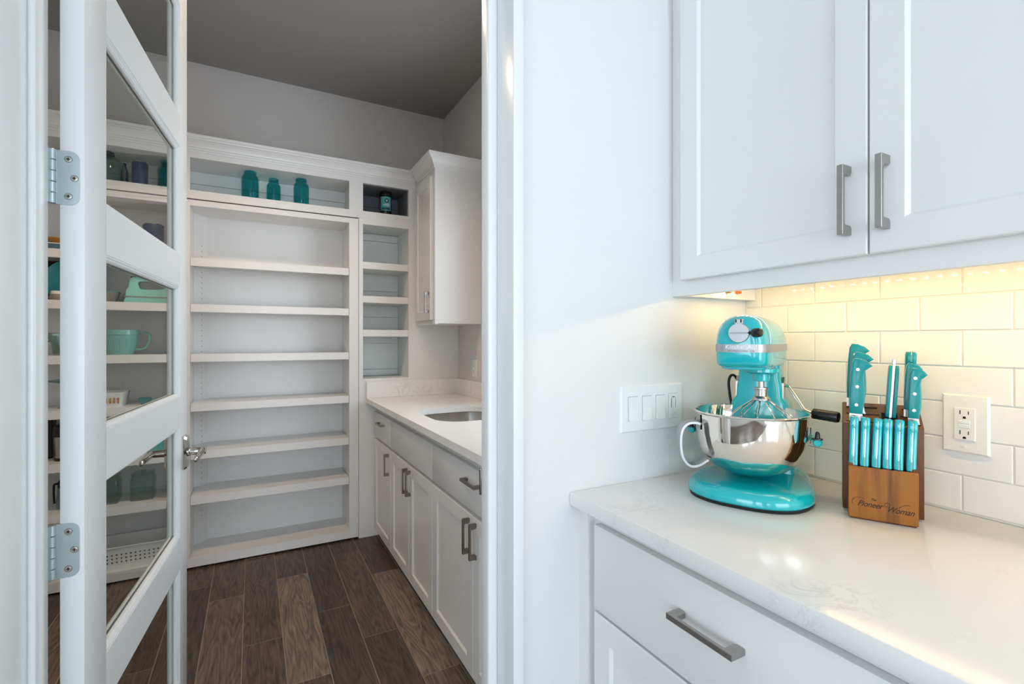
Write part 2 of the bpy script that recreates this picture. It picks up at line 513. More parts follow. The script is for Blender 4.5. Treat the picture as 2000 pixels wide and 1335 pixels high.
ends = {0: 3.052, 1: 2.701, -1: 2.439, -2: 2.885, -3: 2.312, -4: 2.786, -5: 2.966, -6: 2.331, -7: 2.62, -8: 2.924}
tones = {(0, 2): MID, (0, 1): DARK, (0, 0): DARK2, (1, 1): DARK, (1, 0): LIGHT, (-1, 1): DARK, (-1, 0): DARK, (-2, 1): DARK2, (-2, 0): LIGHT, (-2, -1): DARK2,
         (-3, 1): DARK2, (-3, 0): DARK2, (-4, 1): DARK2, (-4, 0): MID, (-5, 1): DARK2, (-5, 0): DARK}
for k in range(-25, 6):
    x0 = 0.4205 + 0.1525 * k
    e = ends.get(k, 2.1 + ((k * 0.37) % 0.914))
    top = e
    i = 0
    while top < 3.69:
        top += 0.914; i += 1
    y1 = min(top, 3.69)
    n = 0
    j = i
    while y1 > -3.7:
        y0 = max(top - 0.914, -3.74)
        if y1 - y0 > 0.02:
            plank(x0, y0, y1, tones.get((k, j), random.choice([DARK, DARK2, MID, DARK2])))
        top -= 0.914; y1 = top; j -= 1

# door jambs and stops
Y0, Y1, Y2 = 0.945, 1.0237, 1.067
b = MB()
b.prism([(JR, Y0), (JR + 0.027, Y0), (JR + 0.027, YW - 0.0002), (JR + 0.0118, YW - 0.0002), (JR + 0.0118, YP), (JR, YP)], 'z', 0, 2.462)
b.bevel(0.003, 2)
tr = struct(b.build('trim_1', 'trim', smooth=True), 'glossy white door jamb beside the switch wall')
b = MB(); b.box(0.487, JR + 0.001, Y1, Y2, 0, 2.45); b.bevel(0.006, 3); b.build('door_stop', 'trim', tr, smooth=True)
b = MB(); b.box(0.4845, 0.4875, 1.0625, 1.0715, 0.908, 0.966).box(0.4845, 0.51, 1.0665, 1.0715, 0.905, 0.969); b.bevel(0.0012, 2)
tag(b.build('strike_plate', 'bronze', tr, smooth=True), 'dark bronze strike plate')
b = MB()
b.prism([(JL, 0.925), (JL, YP), (JL - 0.0118, YP), (JL - 0.0118, YW - 0.0002), (JL - 0.03, YW - 0.0002), (JL - 0.03, 0.925)], 'z', 0, 2.462)
b.bevel(0.003, 2)
tl = struct(b.build('trim_2', 'trim', smooth=True), 'white door jamb on the hinge side')
b = MB(); b.box(JL - 0.001, -0.3009, Y1, Y2, 0, 2.45); b.bevel(0.004, 3); b.build('door_stop', 'trim', tl, smooth=True)
b = MB(); b.box(JL, JR, Y0, YP, 2.45, 2.462)
struct(b.build('trim_3', 'trim'), 'white head jamb over the pantry door')

# ------------------------------------------------------------------ glazed pantry door
door = thing('door_1', 'open white five-lite glass pantry door', None, (-0.266, 1.13, 0), R(-5.2), kind='structure')
TH = 0.035; DW = 0.81; S0, S1 = 0.104, 0.715
for y0, y1 in ((0, S0), (S1, DW)):
    b = MB(); b.box(-TH, 0, y0, y1, 0.012, 2.438); b.bevel(0.0018, 2); b.build('stile', 'door', door, smooth=True)
panes = [(0.20, 0.556), (0.655, 1.005), (1.10, 1.45), (1.546, 1.89), (1.99, 2.335)]
zs = [0.012] + [v for p in panes for v in p] + [2.438]
for i in range(0, len(zs), 2):
    b = MB(); b.box(-TH, 0, S0, S1, zs[i], zs[i + 1]); b.build('rail', 'door', door)
for z0, z1 in panes:
    def rect(w, x): return [(x, S0 + w, z0 + w), (x, S1 - w, z0 + w), (x, S1 - w, z1 - w), (x, S0 + w, z1 - w)]
    for sgn in (0, 1):
        X = (lambda x: x) if sgn == 0 else (lambda x: -TH - x)
        b = MB()
        b.rects([rect(-0.0005, X(-0.0135)), rect(-0.0005, X(-0.0016)), rect(0.004, X(-0.0016)), rect(0.0055, X(-0.0036)), rect(0.0085, X(-0.0046)), rect(0.0115, X(-0.0085)), rect(0.0120, X(-0.0110)), rect(0.0120, X(-0.0150))])
        b.build('bead', 'door', door)
    b = MB(); b.box(-0.0195, -0.0155, S0 + 0.002, S1 - 0.002, z0 + 0.002, z1 - 0.002); b.build('pane', 'clear', door)
def hinge(zc):
    h = thing('hinge', 'zinc butt hinge', None); h['label'] = 'zinc butt hinge with five knuckles'
    h.parent = door; h.location = (0, 0, zc)
    XF[h.name] = Matrix.Translation((0, 0, zc))
    H = 0.048
    r = 0.014
    poly = [(-0.041, -H), (-0.0065 - r, -H)] + [(-0.0065 - r + r * math.sin(R(a)), -H + r - r * math.cos(R(a))) for a in range(15, 90, 15)] + [(-0.0065, -H + r), (-0.0065, H - r)] + [(-0.0065 - r + r * math.cos(R(a)), H - r + r * math.sin(R(a))) for a in range(15, 90, 15)] + [(-0.0065 - r, H), (-0.041, H)]
    b = MB(); b.prism(poly, 'y', -0.0022, 0.0); b.build('leaf', 'zinc', h)
    b = MB(); b.prism([(-0.0436, -H), (-0.0443, -H), (-0.0443, H), (-0.0436, H)], 'y', -0.038, -0.006); b.build('leaf', 'zinc', h)
    for k in range(5):
        zz = -H + k * 2 * H / 5
        b = MB(); b.lathe([(0.0048, zz + 0.0004), (0.0055, zz + 0.001), (0.0055, zz + 2 * H / 5 - 0.001), (0.0048, zz + 2 * H / 5 - 0.0004)], -0.0435, -0.0035, 14)
        b.build('knuckle', 'zinc', h, smooth=True)
    for sx, sz in ((-0.022, 0.033), (-0.0135, 0.0), (-0.022, -0.033)):
        b = MB(); b.lathe([(0.0052, -0.0022), (0.0050, -0.0027), (0.0030, -0.0030), (0.0002, -0.0030)], 0, 0, 14, axis='y'); b.xf(Matrix.Translation((sx, 0, sz)))
        sc_ = b.build('screw', 'steel_r', h, smooth=True)
        b = MB(); b.box(sx - 0.0027, sx + 0.0027, -0.0034, -0.0028, sz - 0.0006, sz + 0.0006).box(sx - 0.0006, sx + 0.0006, -0.0034, -0.0028, sz - 0.0027, sz + 0.0027)
        b.build('cross_slot', 'void', h)
        b = MB(); b.rects([[(sx + r9 * math.cos(2 * math.pi * q / 14), -0.00235, sz + r9 * math.sin(2 * math.pi * q / 14)) for q in range(14)] for r9 in (0.0052, 0.0060)]); b.build('countersink', 'zincdark', h)
for zc in (0.245, 0.906, 1.567, 2.228): hinge(zc)

hs = bpy.data.objects.new('lever_handle', None); C.objects.link(hs); hs.parent = door; hs.location = (0, 0.762, 0.917)
hs['label'] = 'polished lever handle with rectangular rose'
XF[hs.name] = Matrix.Translation((0, 0.762, 0.917))
for sgn in (1, -1):
    x0 = 0 if sgn > 0 else -TH
    b = MB()
    def rr(w, h, x): 
        cwh = 0.007
        return [(x, -w + cwh, -h), (x, w - cwh, -h), (x, w, -h + cwh), (x, w, h - cwh), (x, w - cwh, h), (x, -w + cwh, h), (x, -w, h - cwh), (x, -w, -h + cwh)]
    b.loops([rr(0.027, 0.054, x0), rr(0.027, 0.054, x0 + sgn * 0.006), rr(0.022, 0.049, x0 + sgn * 0.0125)])
    b.build('rose', 'chrome', hs)
    b = MB(); b.lathe([(0.015, 0.010), (0.0145, 0.017), (0.0115, 0.019), (0.0115, 0.060), (0.0105, 0.0625), (0.0002, 0.0625)], axis='x', seg=20)
    b.xf(Matrix.Translation((x0, 0, 0)) @ Matrix.Scale(sgn, 4, (1, 0, 0)))
    b.build('neck', 'chrome', hs, smooth=True)
    b = MB()
    lp = []
    for t, w, hgt, dz in ((0.008, 0.0085, 0.010, 0), (-0.01, 0.0105, 0.0115, 0), (-0.03, 0.0095, 0.011, -0.001), (-0.06, 0.0080, 0.011, -0.003), (-0.09, 0.0070, 0.0115, -0.0045), (-0.104, 0.0055, 0.0095, -0.005), (-0.107, 0.003, 0.005, -0.005)):
        lp.append([(x0 + sgn * (0.052 + w * math.cos(2 * math.pi * k / 12)), t, dz + hgt * math.sin(2 * math.pi * k / 12)) for k in range(12)])
    b.loops(lp)
    b.build('lever', 'chrome', hs, smooth=True)

# ------------------------------------------------------------------ cabinet helpers
def bar_handle(parent, pos, length, out, horizontal=False, m='nickel', width=0.011):
    """pos on the door face; stands out along -X; runs along Z (or Y)"""
    p, L2 = out, length / 2
    poly = [(0, -L2), (-p, -L2), (-p, L2), (0, L2), (0, L2 - 0.013), (-0.0025, L2 - 0.0165), (-0.006, L2 - 0.018), (-p + 0.0085, L2 - 0.0188), (-p + 0.0072, L2 - 0.0205),
            (-p + 0.0072, -L2 + 0.0205), (-p + 0.0085, -L2 + 0.0188), (-0.006, -L2 + 0.018), (-0.0025, -L2 + 0.0165), (0, -L2 + 0.013)]
    b = MB(); b.prism(poly, 'y', -width / 2, width / 2)
    b.bevel(0.0007, 1, 60)
    if horizontal:
        b.xf(Matrix.Rotation(R(90), 4, 'X'))
    b.xf(Matrix.Translation(pos))
    return b.build('handle', m, parent, world=True)

def shaker(parent, name, X, y0, y1, z0, z1, th=0.02, st=0.056, rec=0.008, mat_='cab'):
    """five-piece front facing -X at plane X (front face)"""
    def rect(w, x): return [(x, y0 + w, z0 + w), (x, y1 - w, z0 + w), (x, y1 - w, z1 - w), (x, y0 + w, z1 - w)]
    b = MB()
    b.rects([rect(st, X + th), rect(0, X + th), rect(0, X + 0.0022), rect(0.0022, X), rect(st - 0.002, X), rect(st, X + 0.002), rect(st + 0.0045, X + rec), rect(st, X + th)])
    d = b.build(name, mat_, parent, world=True)
    p = MB(); p.box(X + rec - 0.0005, X + th - 0.002, y0 + st - 0.004, y1 - st + 0.004, z0 + st - 0.004, z1 - st + 0.004)
    o = p.build('panel', mat_, d, world=True)
    return d

def slab(parent, name, X, y0, y1, z0, z1, th=0.02, mat_='cab'):
    b = MB(); b.box(X, X + th, y0, y1, z0, z1); b.bevel(0.002, 2)
    return b.build(name, mat_, parent, smooth=True, world=True)

# ------------------------------------------------------------------ kitchen base cabinets, worktop, wall cabinet
def kitchen_base(y0, y1, label):
    t = thing('base_cabinet', label, 'cabinet', (1.0, (y0 + y1) / 2, 0))
    b = MB(); b.box(0.72, XT, y0, y1, 0.09, 0.8828); b.build('cabinet_box', 'cab', t, world=True)
    b = MB(); b.box(0.78, XT, y0, y1, 0.0, 0.0905); b.build('toe_kick', 'cab', t, world=True)
    return t
kb = kitchen_base(0.235, 0.9595, 'white kitchen base cabinet with long bar handle under the stand mixer')
b = MB(); b.box(0.7005, 0.7205, 0.926, 0.9598, 0.0, 0.8826); b.build('filler_strip', 'cab', kb, world=True)
fr = slab(kb, 'drawer', 0.70, 0.254, 0.902, 0.657, 0.852); bar_handle(fr, (0.70, 0.578, 0.776), 0.138, 0.034, True)
shaker(kb, 'drawer', 0.70, 0.254, 0.902, 0.385, 0.650)
shaker(kb, 'drawer', 0.70, 0.254, 0.902, 0.11, 0.378)
kb2 = kitchen_base(-0.99, 0.2345, 'white kitchen base cabinet farther along the wall, past the knife block')
fr = slab(kb2, 'drawer', 0.70, -0.97, 0.22, 0.657, 0.852); bar_handle(fr, (0.70, -0.375, 0.776), 0.138, 0.034, True)
for ya, yb in ((-0.97, -0.3775), (-0.3725, 0.22)):
    d_ = shaker(kb2, 'door', 0.70, ya, yb, 0.11, 0.650)

b = MB(); b.box(0.6717, XT + 0.002, -1.0, YW - 0.0005, 0.8835, 0.914); b.bevel(0.0018, 2)
tag(b.build('worktop', 'quartz', smooth=True), 'white veined quartz worktop under the mixer and knife block', 'worktop')

uc = thing('wall_cabinet', 'large white double-door wall cabinet above the subway tiles', 'cabinet', (1.15, 0.47, 1.398))
b = MB(); b.box(1.034, XT + 0.004, -0.01, YW - 0.0005, 1.4345, 2.45); b.build('cabinet_box', 'cab', uc, world=True)
b = MB()
b.box(1.014, 1.0345, -0.01, YW - 0.0005, 1.398, 1.45).box(1.014, 1.0345, 0.912, YW - 0.0005, 1.45, 2.45).box(1.014, 1.0345, -0.01, 0.03, 1.45, 2.45).box(1.014, 1.0345, 0.03, 0.912, 2.40, 2.45).box(1.014, 1.0345, 0.45, 0.495, 1.45, 2.40)
b.build('face_frame', 'cab', uc, world=True)
b = MB(); b.box(1.034, XT - 0.001, 0.927, YW - 0.0005, 1.398, 1.4348); b.build('end_panel', 'cab', uc, world=True)
b = MB(); b.box(1.034, XT - 0.001, -0.01, 0.012, 1.398, 1.4348); b.build('end_panel', 'cab', uc, world=True)
d1 = shaker(uc, 'door', 0.994, 0.4745, 0.916, 1.437, 2.42, st=0.057)
bar_handle(d1, (0.994, 0.506, 1.541), 0.130, 0.030)
d2 = shaker(uc, 'door', 0.994, 0.03, 0.4715, 1.437, 2.42, st=0.057)
bar_handle(d2, (0.994, 0.443, 1.541), 0.130, 0.030)

# warm LED tape under the wall cabinet
led = thing('led_strip', 'warm LED tape stuck under the kitchen wall cabinet', 'light', (1.18, 0.48, 1.4345))
b = MB(); b.box(1.175, 1.185, 0.03, 0.915, 1.4331, 1.4345); b.build('tape', 'white', led, world=True)
cm = MB(); cm.box(-0.0023, 0.0023, -0.0023, 0.0023, -0.0011, 0)
cme = cm.mesh('led_chip'); cme.materials.append(M['led'])
for i in range(32):
    o = bpy.data.objects.new('led_chip', cme); C.objects.link(o); o.parent = led
    o.location = (0, 0.045 + i * 0.0275 - 0.48, -0.0014)
for i, (xx, ww) in enumerate(((1.190, 'nearer the cabinet front'), (1.232, 'nearer the tiled wall'))):
    t = MB(); t.lathe([(0.0035, 0), (0.0052, 0.004), (0.0042, 0.016), (0.0002, 0.018)], 0, 0, 10)
    t.xf(Matrix.Translation((xx, 0.9268, 1.418)) @ Matrix.Rotation(R(95), 4, 'X'))
    tag(t.build('wire_connector', 'orange', smooth=True), 'small orange wire connector under the wall cabinet, ' + ww, 'connector', 'orange wire connectors')

# ------------------------------------------------------------------ switches and outlets
def plate_mesh(w, h, t=0.006, e=0.0035):
    m = MB()
    m.loops([[(-w, 0, -h), (w, 0, -h), (w, 0, h), (-w, 0, h)], [(-w, -0.0015, -h), (w, -0.0015, -h), (w, -0.0015, h), (-w, -0.0015, h)],
             [(-w + e, -t, -h + e), (w - e, -t, -h + e), (w - e, -t, h - e), (-w + e, -t, h - e)]])
    return m
sw = thing('switch_plate', 'white four-gang wall plate with three rocker switches and a dimmer', 'switch', (0.9365, YW, 1.1015))
plate_mesh(0.1095, 0.0605).build('plate', 'white', sw)
for i in range(4):
    cx = -0.0705 + i * 0.0478
    for sz in (-0.047, 0.047):
        b = MB(); b.lathe([(0.003, -0.0058), (0.0028, -0.0066), (0.0002, -0.0067)], axis='y', seg=10).xf(Matrix.Translation((cx, 0, sz)))
        b.build('screw', 'white', sw, smooth=True)
    if i < 3:
        fr_ = MB(); fr_.box(cx - 0.0160, cx + 0.0160, -0.0062, -0.004, -0.0322, 0.0322); f0 = fr_.build('switch_gap', 'gapgrey', sw)
        b = MB(); b.prism([(-0.0061, -0.031), (-0.0120, -0.031), (-0.0075, 0.0), (-0.0072, 0.031), (-0.0061, 0.031)], 'x', cx - 0.0150, cx + 0.0150)
        b.build('rocker', 'white', sw)
    else:
        fr_ = MB(); fr_.box(cx - 0.0172, cx + 0.0172, -0.0063, -0.004, -0.0342, 0.0342); fr_.build('dimmer_gap', 'gapgrey', sw)
        fr_ = MB(); fr_.box(cx - 0.0165, cx + 0.0165, -0.0075, -0.004, -0.0335, 0.0335); f0 = fr_.build('dimmer_frame', 'white', sw)
        sl = [(cx + 0.008 * math.cos(R(a)), 0.018 + 0.008 * math.sin(R(a))) for a in range(0, 181, 20)] + [(cx - 0.008, -0.004), (cx + 0.008, -0.004)]
        b = MB(); b.prism(sl, 'y', -0.0085, -0.007); b.build('slider_slot', 'zincdark', f0)
        b = MB(); b.prism([(x_, z_ - 0.003) for x_, z_ in [(cx - 0.0065, 0.026), (cx + 0.0045, 0.026), (cx + 0.0045, -0.004), (cx - 0.0065, -0.004)]], 'y', -0.0105, -0.008); b.build('slider', 'white', f0)
        b = MB(); b.box(cx - 0.009, cx + 0.009, -0.0095, -0.0075, -0.024, -0.013); b.bevel(0.001, 1); b.build('button', 'white', f0)
        b = MB(); b.box(cx + 0.003, cx + 0.0045, -0.0099, -0.0094, -0.0195, -0.018); b.build('indicator', 'orange', f0)

def outlet(name, label, loc, rotz, w=0.0385, h=0.0615):
    t = thing(name, label, 'outlet', loc, rotz)
    plate_mesh(w, h).build('plate', 'ivory', t)
    b = MB(); b.box(-0.0172, 0.0172, -0.0085, -0.004, -0.0335, 0.0335); b.bevel(0.0008, 1); r_ = b.build('receptacle', 'ivory', t)
    for zc in (0.021, -0.021):
        b = MB()
        b.box(-0.0078, -0.0062, -0.0089, -0.008, zc - 0.001, zc + 0.0075).box(0.0058, 0.0072, -0.0089, -0.008, zc - 0.0005, zc + 0.0065)
        b.prism([(-0.0026, zc - 0.0095), (0.0026, zc - 0.0095), (0.0026, zc - 0.0065), (0.0012, zc - 0.0048), (-0.0012, zc - 0.0048), (-0.0026, zc - 0.0065)], 'y', -0.0089, -0.008)
        b.build('slots', 'void', r_)
    for zc in (0.0042, -0.0042):
        b = MB(); b.box(-0.009, 0.009, -0.0098, -0.0084, zc - 0.0034, zc + 0.0034); b.bevel(0.0006, 1); b.build('button', 'white', r_)
    for sz in (0.048, -0.048):
        b = MB(); b.lathe([(0.0034, -0.0058), (0.003, -0.007), (0.0002, -0.0072)], axis='y', seg=10).xf(Matrix.Translation((0, 0, sz))); b.build('screw', 'ivory', t, smooth=True)
    return t
outlet('wall_outlet', 'ivory test-and-reset outlet on the tiles beside the knife block', (XT, 0.4445, 1.1035), R(-90))
outlet('wall_outlet', 'white outlet low on the pantry wall near the sink window', (XP, 2.935, 1.095), R(-90), 0.036, 0.058)

# ------------------------------------------------------------------ pantry built-ins
YB, YK = 3.227, 3.505
def frame_y(boxes):
    b = MB()
    for x0, x1, z0, z1 in boxes: b.box(x0, x1, YB, YB + 0.02, z0, z1)
    return b
shelf_z = [1.742, 1.484, 1.203, 0.925, 0.657, 0.403]
def bookcase(name, label, xa, xb, xo0, xo1, chamf_left=True):
    t = thing(name, label, 'bookcase', ((xa + xb) / 2, YB, 0))
    frame_y([(xa, xo0, 0.012, 2.066), (xo1, xb, 0.012, 2.066), (xo0, xo1, 2.034, 2.066), (xo0, xo1, 0.012, 0.062)]).build('face_frame', 'cab', t, world=True)
    cz = 0.068
    b = MB()
    if chamf_left:
        b.prism([(xo0 - 0.016, YB + 0.02), (xo0, YB + 0.02), (xo0, 3.437), (xo0 + 0.066, YK), (xo0 + 0.05, YK + 0.012), (xo0 - 0.016, 3.445)], 'z', 0.02, 2.06)
    else:
        b.box(xo0 - 0.016, xo0, YB + 0.02, YK, 0.02, 2.06)
    sp = b.build('side_panel', 'cab', t, world=True)
    h = MB()
    for zz in [0.22 + 0.032 * k for k in range(52)]:
        if chamf_left:
            for (hx, hy, nx, ny) in ((xo0 + 0.036, 3.474, 0.707, -0.707),):
                c_ = Vector((hx, hy, zz)); u = Vector((0.707, 0.707, 0)) * 0.0026; n_ = Vector((nx, ny, 0)) * 0.0008
                h.loops([[c_ + u * math.cos(2 * math.pi * k / 6) + Vector((0, 0, 0.0026 * math.sin(2 * math.pi * k / 6))) - n_ for k in range(6)], [c_ + u * math.cos(2 * math.pi * k / 6) + Vector((0, 0, 0.0026 * math.sin(2 * math.pi * k / 6))) + n_ for k in range(6)]])
    if chamf_left:
        tag(h.build('pin_holes', 'zincdark', sp, world=True), None, kind='stuff')
    else:
        h.bm.free()
    b = MB(); b.box(xo1, xo1 + 0.016, YB + 0.02, YK, 0.02, 2.06); b.build('side_panel', 'cab', t, world=True)
    b = MB(); b.box(xo0 - 0.016, xo1 + 0.016, YK, YK + 0.014, 0.02, 2.06); b.build('back_panel', 'cab', t, world=True)
    b = MB(); b.box(xo0 - 0.014, xo1 + 0.014, YB + 0.02, YK, 2.036, 2.05); b.build('top_panel', 'cab', t, world=True)
    def shp(z0, z1, e=0.002):
        m = MB()
        y0 = YB + 0.004
        if chamf_left: m.prism([(xo0 + e, y0), (xo1 - e, y0), (xo1 - e, YK - e), (xo0 + 0.068 + e, YK - e), (xo0 + e, 3.434)], 'z', z0, z1)
        else: m.prism([(xo0 + e, y0), (xo1 - e, y0), (xo1 - e, YK - e), (xo0 + e, YK - e)], 'z', z0, z1)
        return m
    for z in shelf_z:
        m = shp(z - 0.019, z)
        m.box(xo0 + 0.002, xo1 - 0.002, YB + 0.0035, YB + 0.024, z - 0.044, z - 0.0188)
        m.build('shelf', 'cab', t, world=True)
        for px_ in (xo0 + 0.006, xo1 - 0.010):
            q = MB(); q.box(px_, px_ + 0.004, 3.40, 3.412, z - 0.028, z - 0.019); q.build('shelf_pin', 'steel_r', t, world=True)
    m = MB()
    if chamf_left: m.prism([(xo0, YB + 0.02), (xo1, YB + 0.02), (xo1, YK), (xo0 + 0.066, YK), (xo0, 3.437)], 'z', 0.04, 0.06)
    else: m.box(xo0, xo1, YB + 0.02, YK, 0.04, 0.06)
    m.build('bottom_panel', 'cab', t, world=True)
    return t
bookcase('bookcase', 'tall empty white bookcase in the middle of the pantry wall', -0.3585, 0.604, -0.307, 0.547)
bookcase('bookcase', 'stocked white bookcase seen through the glass door', -1.3495, -0.3615, -1.298, -0.412, False)

def crown(path, prof, z_top, name, parent):
    """path: XY points, room side on the right-hand of travel; prof: (out,z)"""
    P = [Vector(p) for p in path]
    n = len(P)
    offs = []
    for i in range(n):
        ns = []
        if i > 0: d = (P[i] - P[i - 1]).normalized(); ns.append(Vector((d.y, -d.x)))
        if i < n - 1: d = (P[i + 1] - P[i]).normalized(); ns.append(Vector((d.y, -d.x)))
        if len(ns) == 1: offs.append(ns[0])
        else:
            m_ = (ns[0] + ns[1]); m_ = m_ / max(1e-6, m_.dot(ns[0])) ; offs.append(m_)
    b = MB()
    b.loops([[(P[i].x + offs[i].x * o, P[i].y + offs[i].y * o, z) for o, z in prof] for i in range(n)])
    return b.build(name, 'cab', parent, world=True)
CP = [(0.0, 2.333), (0.006, 2.333), (0.007, 2.342), (0.012, 2.345), (0.013, 2.353), (0.019, 2.356), (0.022, 2.366), (0.029, 2.378), (0.039, 2.388), (0.048, 2.393), (0.049, 2.398), (0.056, 2.400), (0.056, 2.416), (0.0, 2.416)]

top = thing('upper_shelf_unit', 'long white open shelf with crown moulding over the bookcases', 'shelf', (-0.3, YB, 2.07))
frame_y([(-1.35, 0.633, 2.302, 2.34), (-1.35, 0.633, 2.0735, 2.120), (-1.35, -1.298, 2.12, 2.302), (-0.412, -0.307, 2.12, 2.302), (0.547, 0.633, 2.12, 2.302)]).build('face_frame', 'cab', top, world=True)
b = MB(); b.box(-1.35, 0.6205, YB + 0.02, 3.52, 2.098, 2.1195); b.build('shelf', 'cab', top, world=True)
b = MB(); b.box(-1.35, 0.6205, YB + 0.02, 3.52, 2.303, 2.32); b.build('top_panel', 'cab', top, world=True)
for xx in (-0.37, 0.575):
    b = MB(); b.box(xx - 0.01, xx + 0.01, YB + 0.02, 3.50, 2.1195, 2.303); b.build('divider', 'cab', top, world=True)
for z0, z1 in ((2.12, 2.2285), (2.231, 2.303)):
    b = MB(); b.box(-1.35, 0.6205, 3.5005, 3.515, z0, z1); b.bevel(0.0015); b.build('back_board', 'cab', top, world=True)
b = MB(); b.box(-1.35, 0.6205, 3.512, 3.522, 2.12, 2.30); b.build('backing', 'cab', top, world=True)
crown([(-1.35, YB), (0.98, YB)], CP, 2.416, 'crown_moulding', top)

tw = thing('niche_tower', 'narrow white shelf tower with open niches beside the wall cabinet', 'shelf', (0.8, YB, 0))
frame_y([(0.6065, 0.633, 0.0, 2.0725), (0.934, 1.2955, 0.905, 2.34), (0.633, 0.934, 2.302, 2.34), (0.633, 0.934, 2.036, 2.121), (0.633, 0.934, 0.905, 1.03), (0.633, 0.735, 0.0, 0.905)]).build('face_frame', 'cab', tw, world=True)
for xx in (0.622, 0.9345):
    b = MB(); b.box(xx, xx + 0.011, YB + 0.0205, 3.50, 0.0 if xx > 0.9 else 0.0, 2.33); b.build('side_panel', 'nicheshade', tw, world=True)
for z0, z1, hid in ((2.105, 2.12, 0), (2.303, 2.318, 0), (2.037, 2.052, 0), (1.012, 1.029, 0)):
    b = MB(); b.box(0.633, 0.9345, YB + 0.0205, 3.50, z0, z1); b.build('panel', 'nicheshade', tw, world=True)
for z in (1.792, 1.571, 1.350):
    b = MB(); b.box(0.634, 0.933, YB + 0.004, 3.498, z - 0.044, z); b.build('shelf', 'cab', tw, world=True)
zz = 1.03
for z1 in (1.075, 1.26, 1.445, 1.63, 1.815, 1.985, 2.036):
    b = MB(); b.box(0.633, 0.9345, 3.5005, 3.515, zz + 0.0012, z1 - 0.0012); b.bevel(0.0012); b.build('back_board', 'nicheshade', tw, world=True); zz = z1
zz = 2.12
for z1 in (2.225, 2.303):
    b = MB(); b.box(0.633, 0.9345, 3.5005, 3.515, zz + 0.0012, z1 - 0.0012); b.bevel(0.0012); tag(b.build('back_board', 'charcoal', tw, world=True), 'charcoal back board'); zz = z1
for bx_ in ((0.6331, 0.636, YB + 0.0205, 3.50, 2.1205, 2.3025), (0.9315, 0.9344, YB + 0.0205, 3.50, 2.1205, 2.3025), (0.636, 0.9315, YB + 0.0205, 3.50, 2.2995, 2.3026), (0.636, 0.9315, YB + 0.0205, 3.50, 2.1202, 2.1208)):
    b = MB(); b.box(*bx_); tag(b.build('niche_lining', 'charcoal', tw, world=True), 'charcoal niche lining')
b = MB(); b.box(0.633, 0.9345, 3.513, 3.522, 1.03, 2.303); b.build('backing', 'cab', tw, world=True)

wc = thing('wall_cabinet', 'tall narrow white wall cabinet with crown in the pantry corner', 'cabinet', (1.13, 3.03, 1.38))
b = MB(); b.box(1.004, XP - 0.001, 2.83, YB - 0.001, 1.385, 2.334); b.build('cabinet_box', 'cab', wc, world=True)
b = MB()
b.box(0.984, 1.0045, 2.83, 2.875, 1.38, 2.334).box(0.984, 1.0045, 3.17, YB - 0.001, 1.38, 2.334).box(0.984, 1.0045, 2.875, 3.17, 1.38, 1.42).box(0.984, 1.0045, 2.875, 3.17, 2.28, 2.334)
b.build('face_frame', 'cab', wc, world=True)
d = shaker(wc, 'door', 0.9635, 2.862, 3.178, 1.408, 2.292, st=0.056)
bar_handle(d, (0.9635, 2.888, 1.515), 0.128, 0.028, m='bronze')
crown([(0.984, YB - 0.058), (0.984, 2.83), (XP - 0.001, 2.83)][::1], CP, 2.416, 'crown_moulding', wc)
b = MB(); b.box(0.984, XP - 0.001, 2.83, YB - 0.001, 2.334, 2.414); b.build('top_block', 'cab', wc, world=True)

# pantry base run
def pantry_base(y0, y1, label, toe=True):
    t = thing('base_cabinet', label, 'cabinet', (1.0, (y0 + y1) / 2, 0))
    b = MB()
    for bx_ in ((0.7392, XP - 0.001, y0, y0 + 0.018, 0.055, 0.8735), (0.7392, XP - 0.001, y1 - 0.018, y1, 0.055, 0.8735), (0.7392, 1.2798, y0 + 0.0182, y1 - 0.0182, 0.056, 0.075), (1.28, XP - 0.001, y0 + 0.0182, y1 - 0.0182, 0.055, 0.8735)): b.box(*bx_)
    b.build('cabinet_box', 'cab', t, world=True)
    b = MB(); b.box(0.72, 0.739, y0 + 0.03, y1 - 0.03, 0.80, 0.8735).box(0.72, 0.739, y0 + 0.03, y1 - 0.03, 0.63, 0.68).box(0.72, 0.739, y0 + 0.03, y1 - 0.03, 0.055, 0.09).box(0.72, 0.739, y0, y0 + 0.03, 0.055, 0.8735).box(0.72, 0.739, y1 - 0.03, y1, 0.055, 0.8735)
    b.build('face_frame', 'cab', t, world=True)
    b = MB(); b.box(0.742, 0.76, y0, y1, 0.0, 0.0555); b.build('toe_kick', 'cab', t, world=True)
    return t
p1 = pantry_base(2.778, YB - 0.001, 'white pantry base cabinet in the corner, one drawer over one door')
f_ = slab(p1, 'drawer', 0.70, 2.781, 3.205, 0.661, 0.820); bar_handle(f_, (0.70, 2.99, 0.765), 0.128, 0.028, True, 'bronze')
f_ = shaker(p1, 'door', 0.70, 2.781, 3.205, 0.058, 0.645); bar_handle(f_, (0.70, 2.826, 0.555), 0.128, 0.028, False, 'bronze')
p2 = pantry_base(2.052, 2.777, 'white pantry sink base with a blank front over two doors')
slab(p2, 'blank_front', 0.70, 2.055, 2.776, 0.661, 0.820)
f_ = shaker(p2, 'door', 0.70, 2.4155, 2.776, 0.058, 0.645); bar_handle(f_, (0.70, 2.4405, 0.561), 0.128, 0.028, False, 'bronze')
f_ = shaker(p2, 'door', 0.70, 2.055, 2.4125, 0.058, 0.645); bar_handle(f_, (0.70, 2.3865, 0.561), 0.128, 0.028, False, 'bronze')
p3 = pantry_base(1.135, 2.051, 'white pantry base cabinet nearest the doorway, wide drawer over two doors')
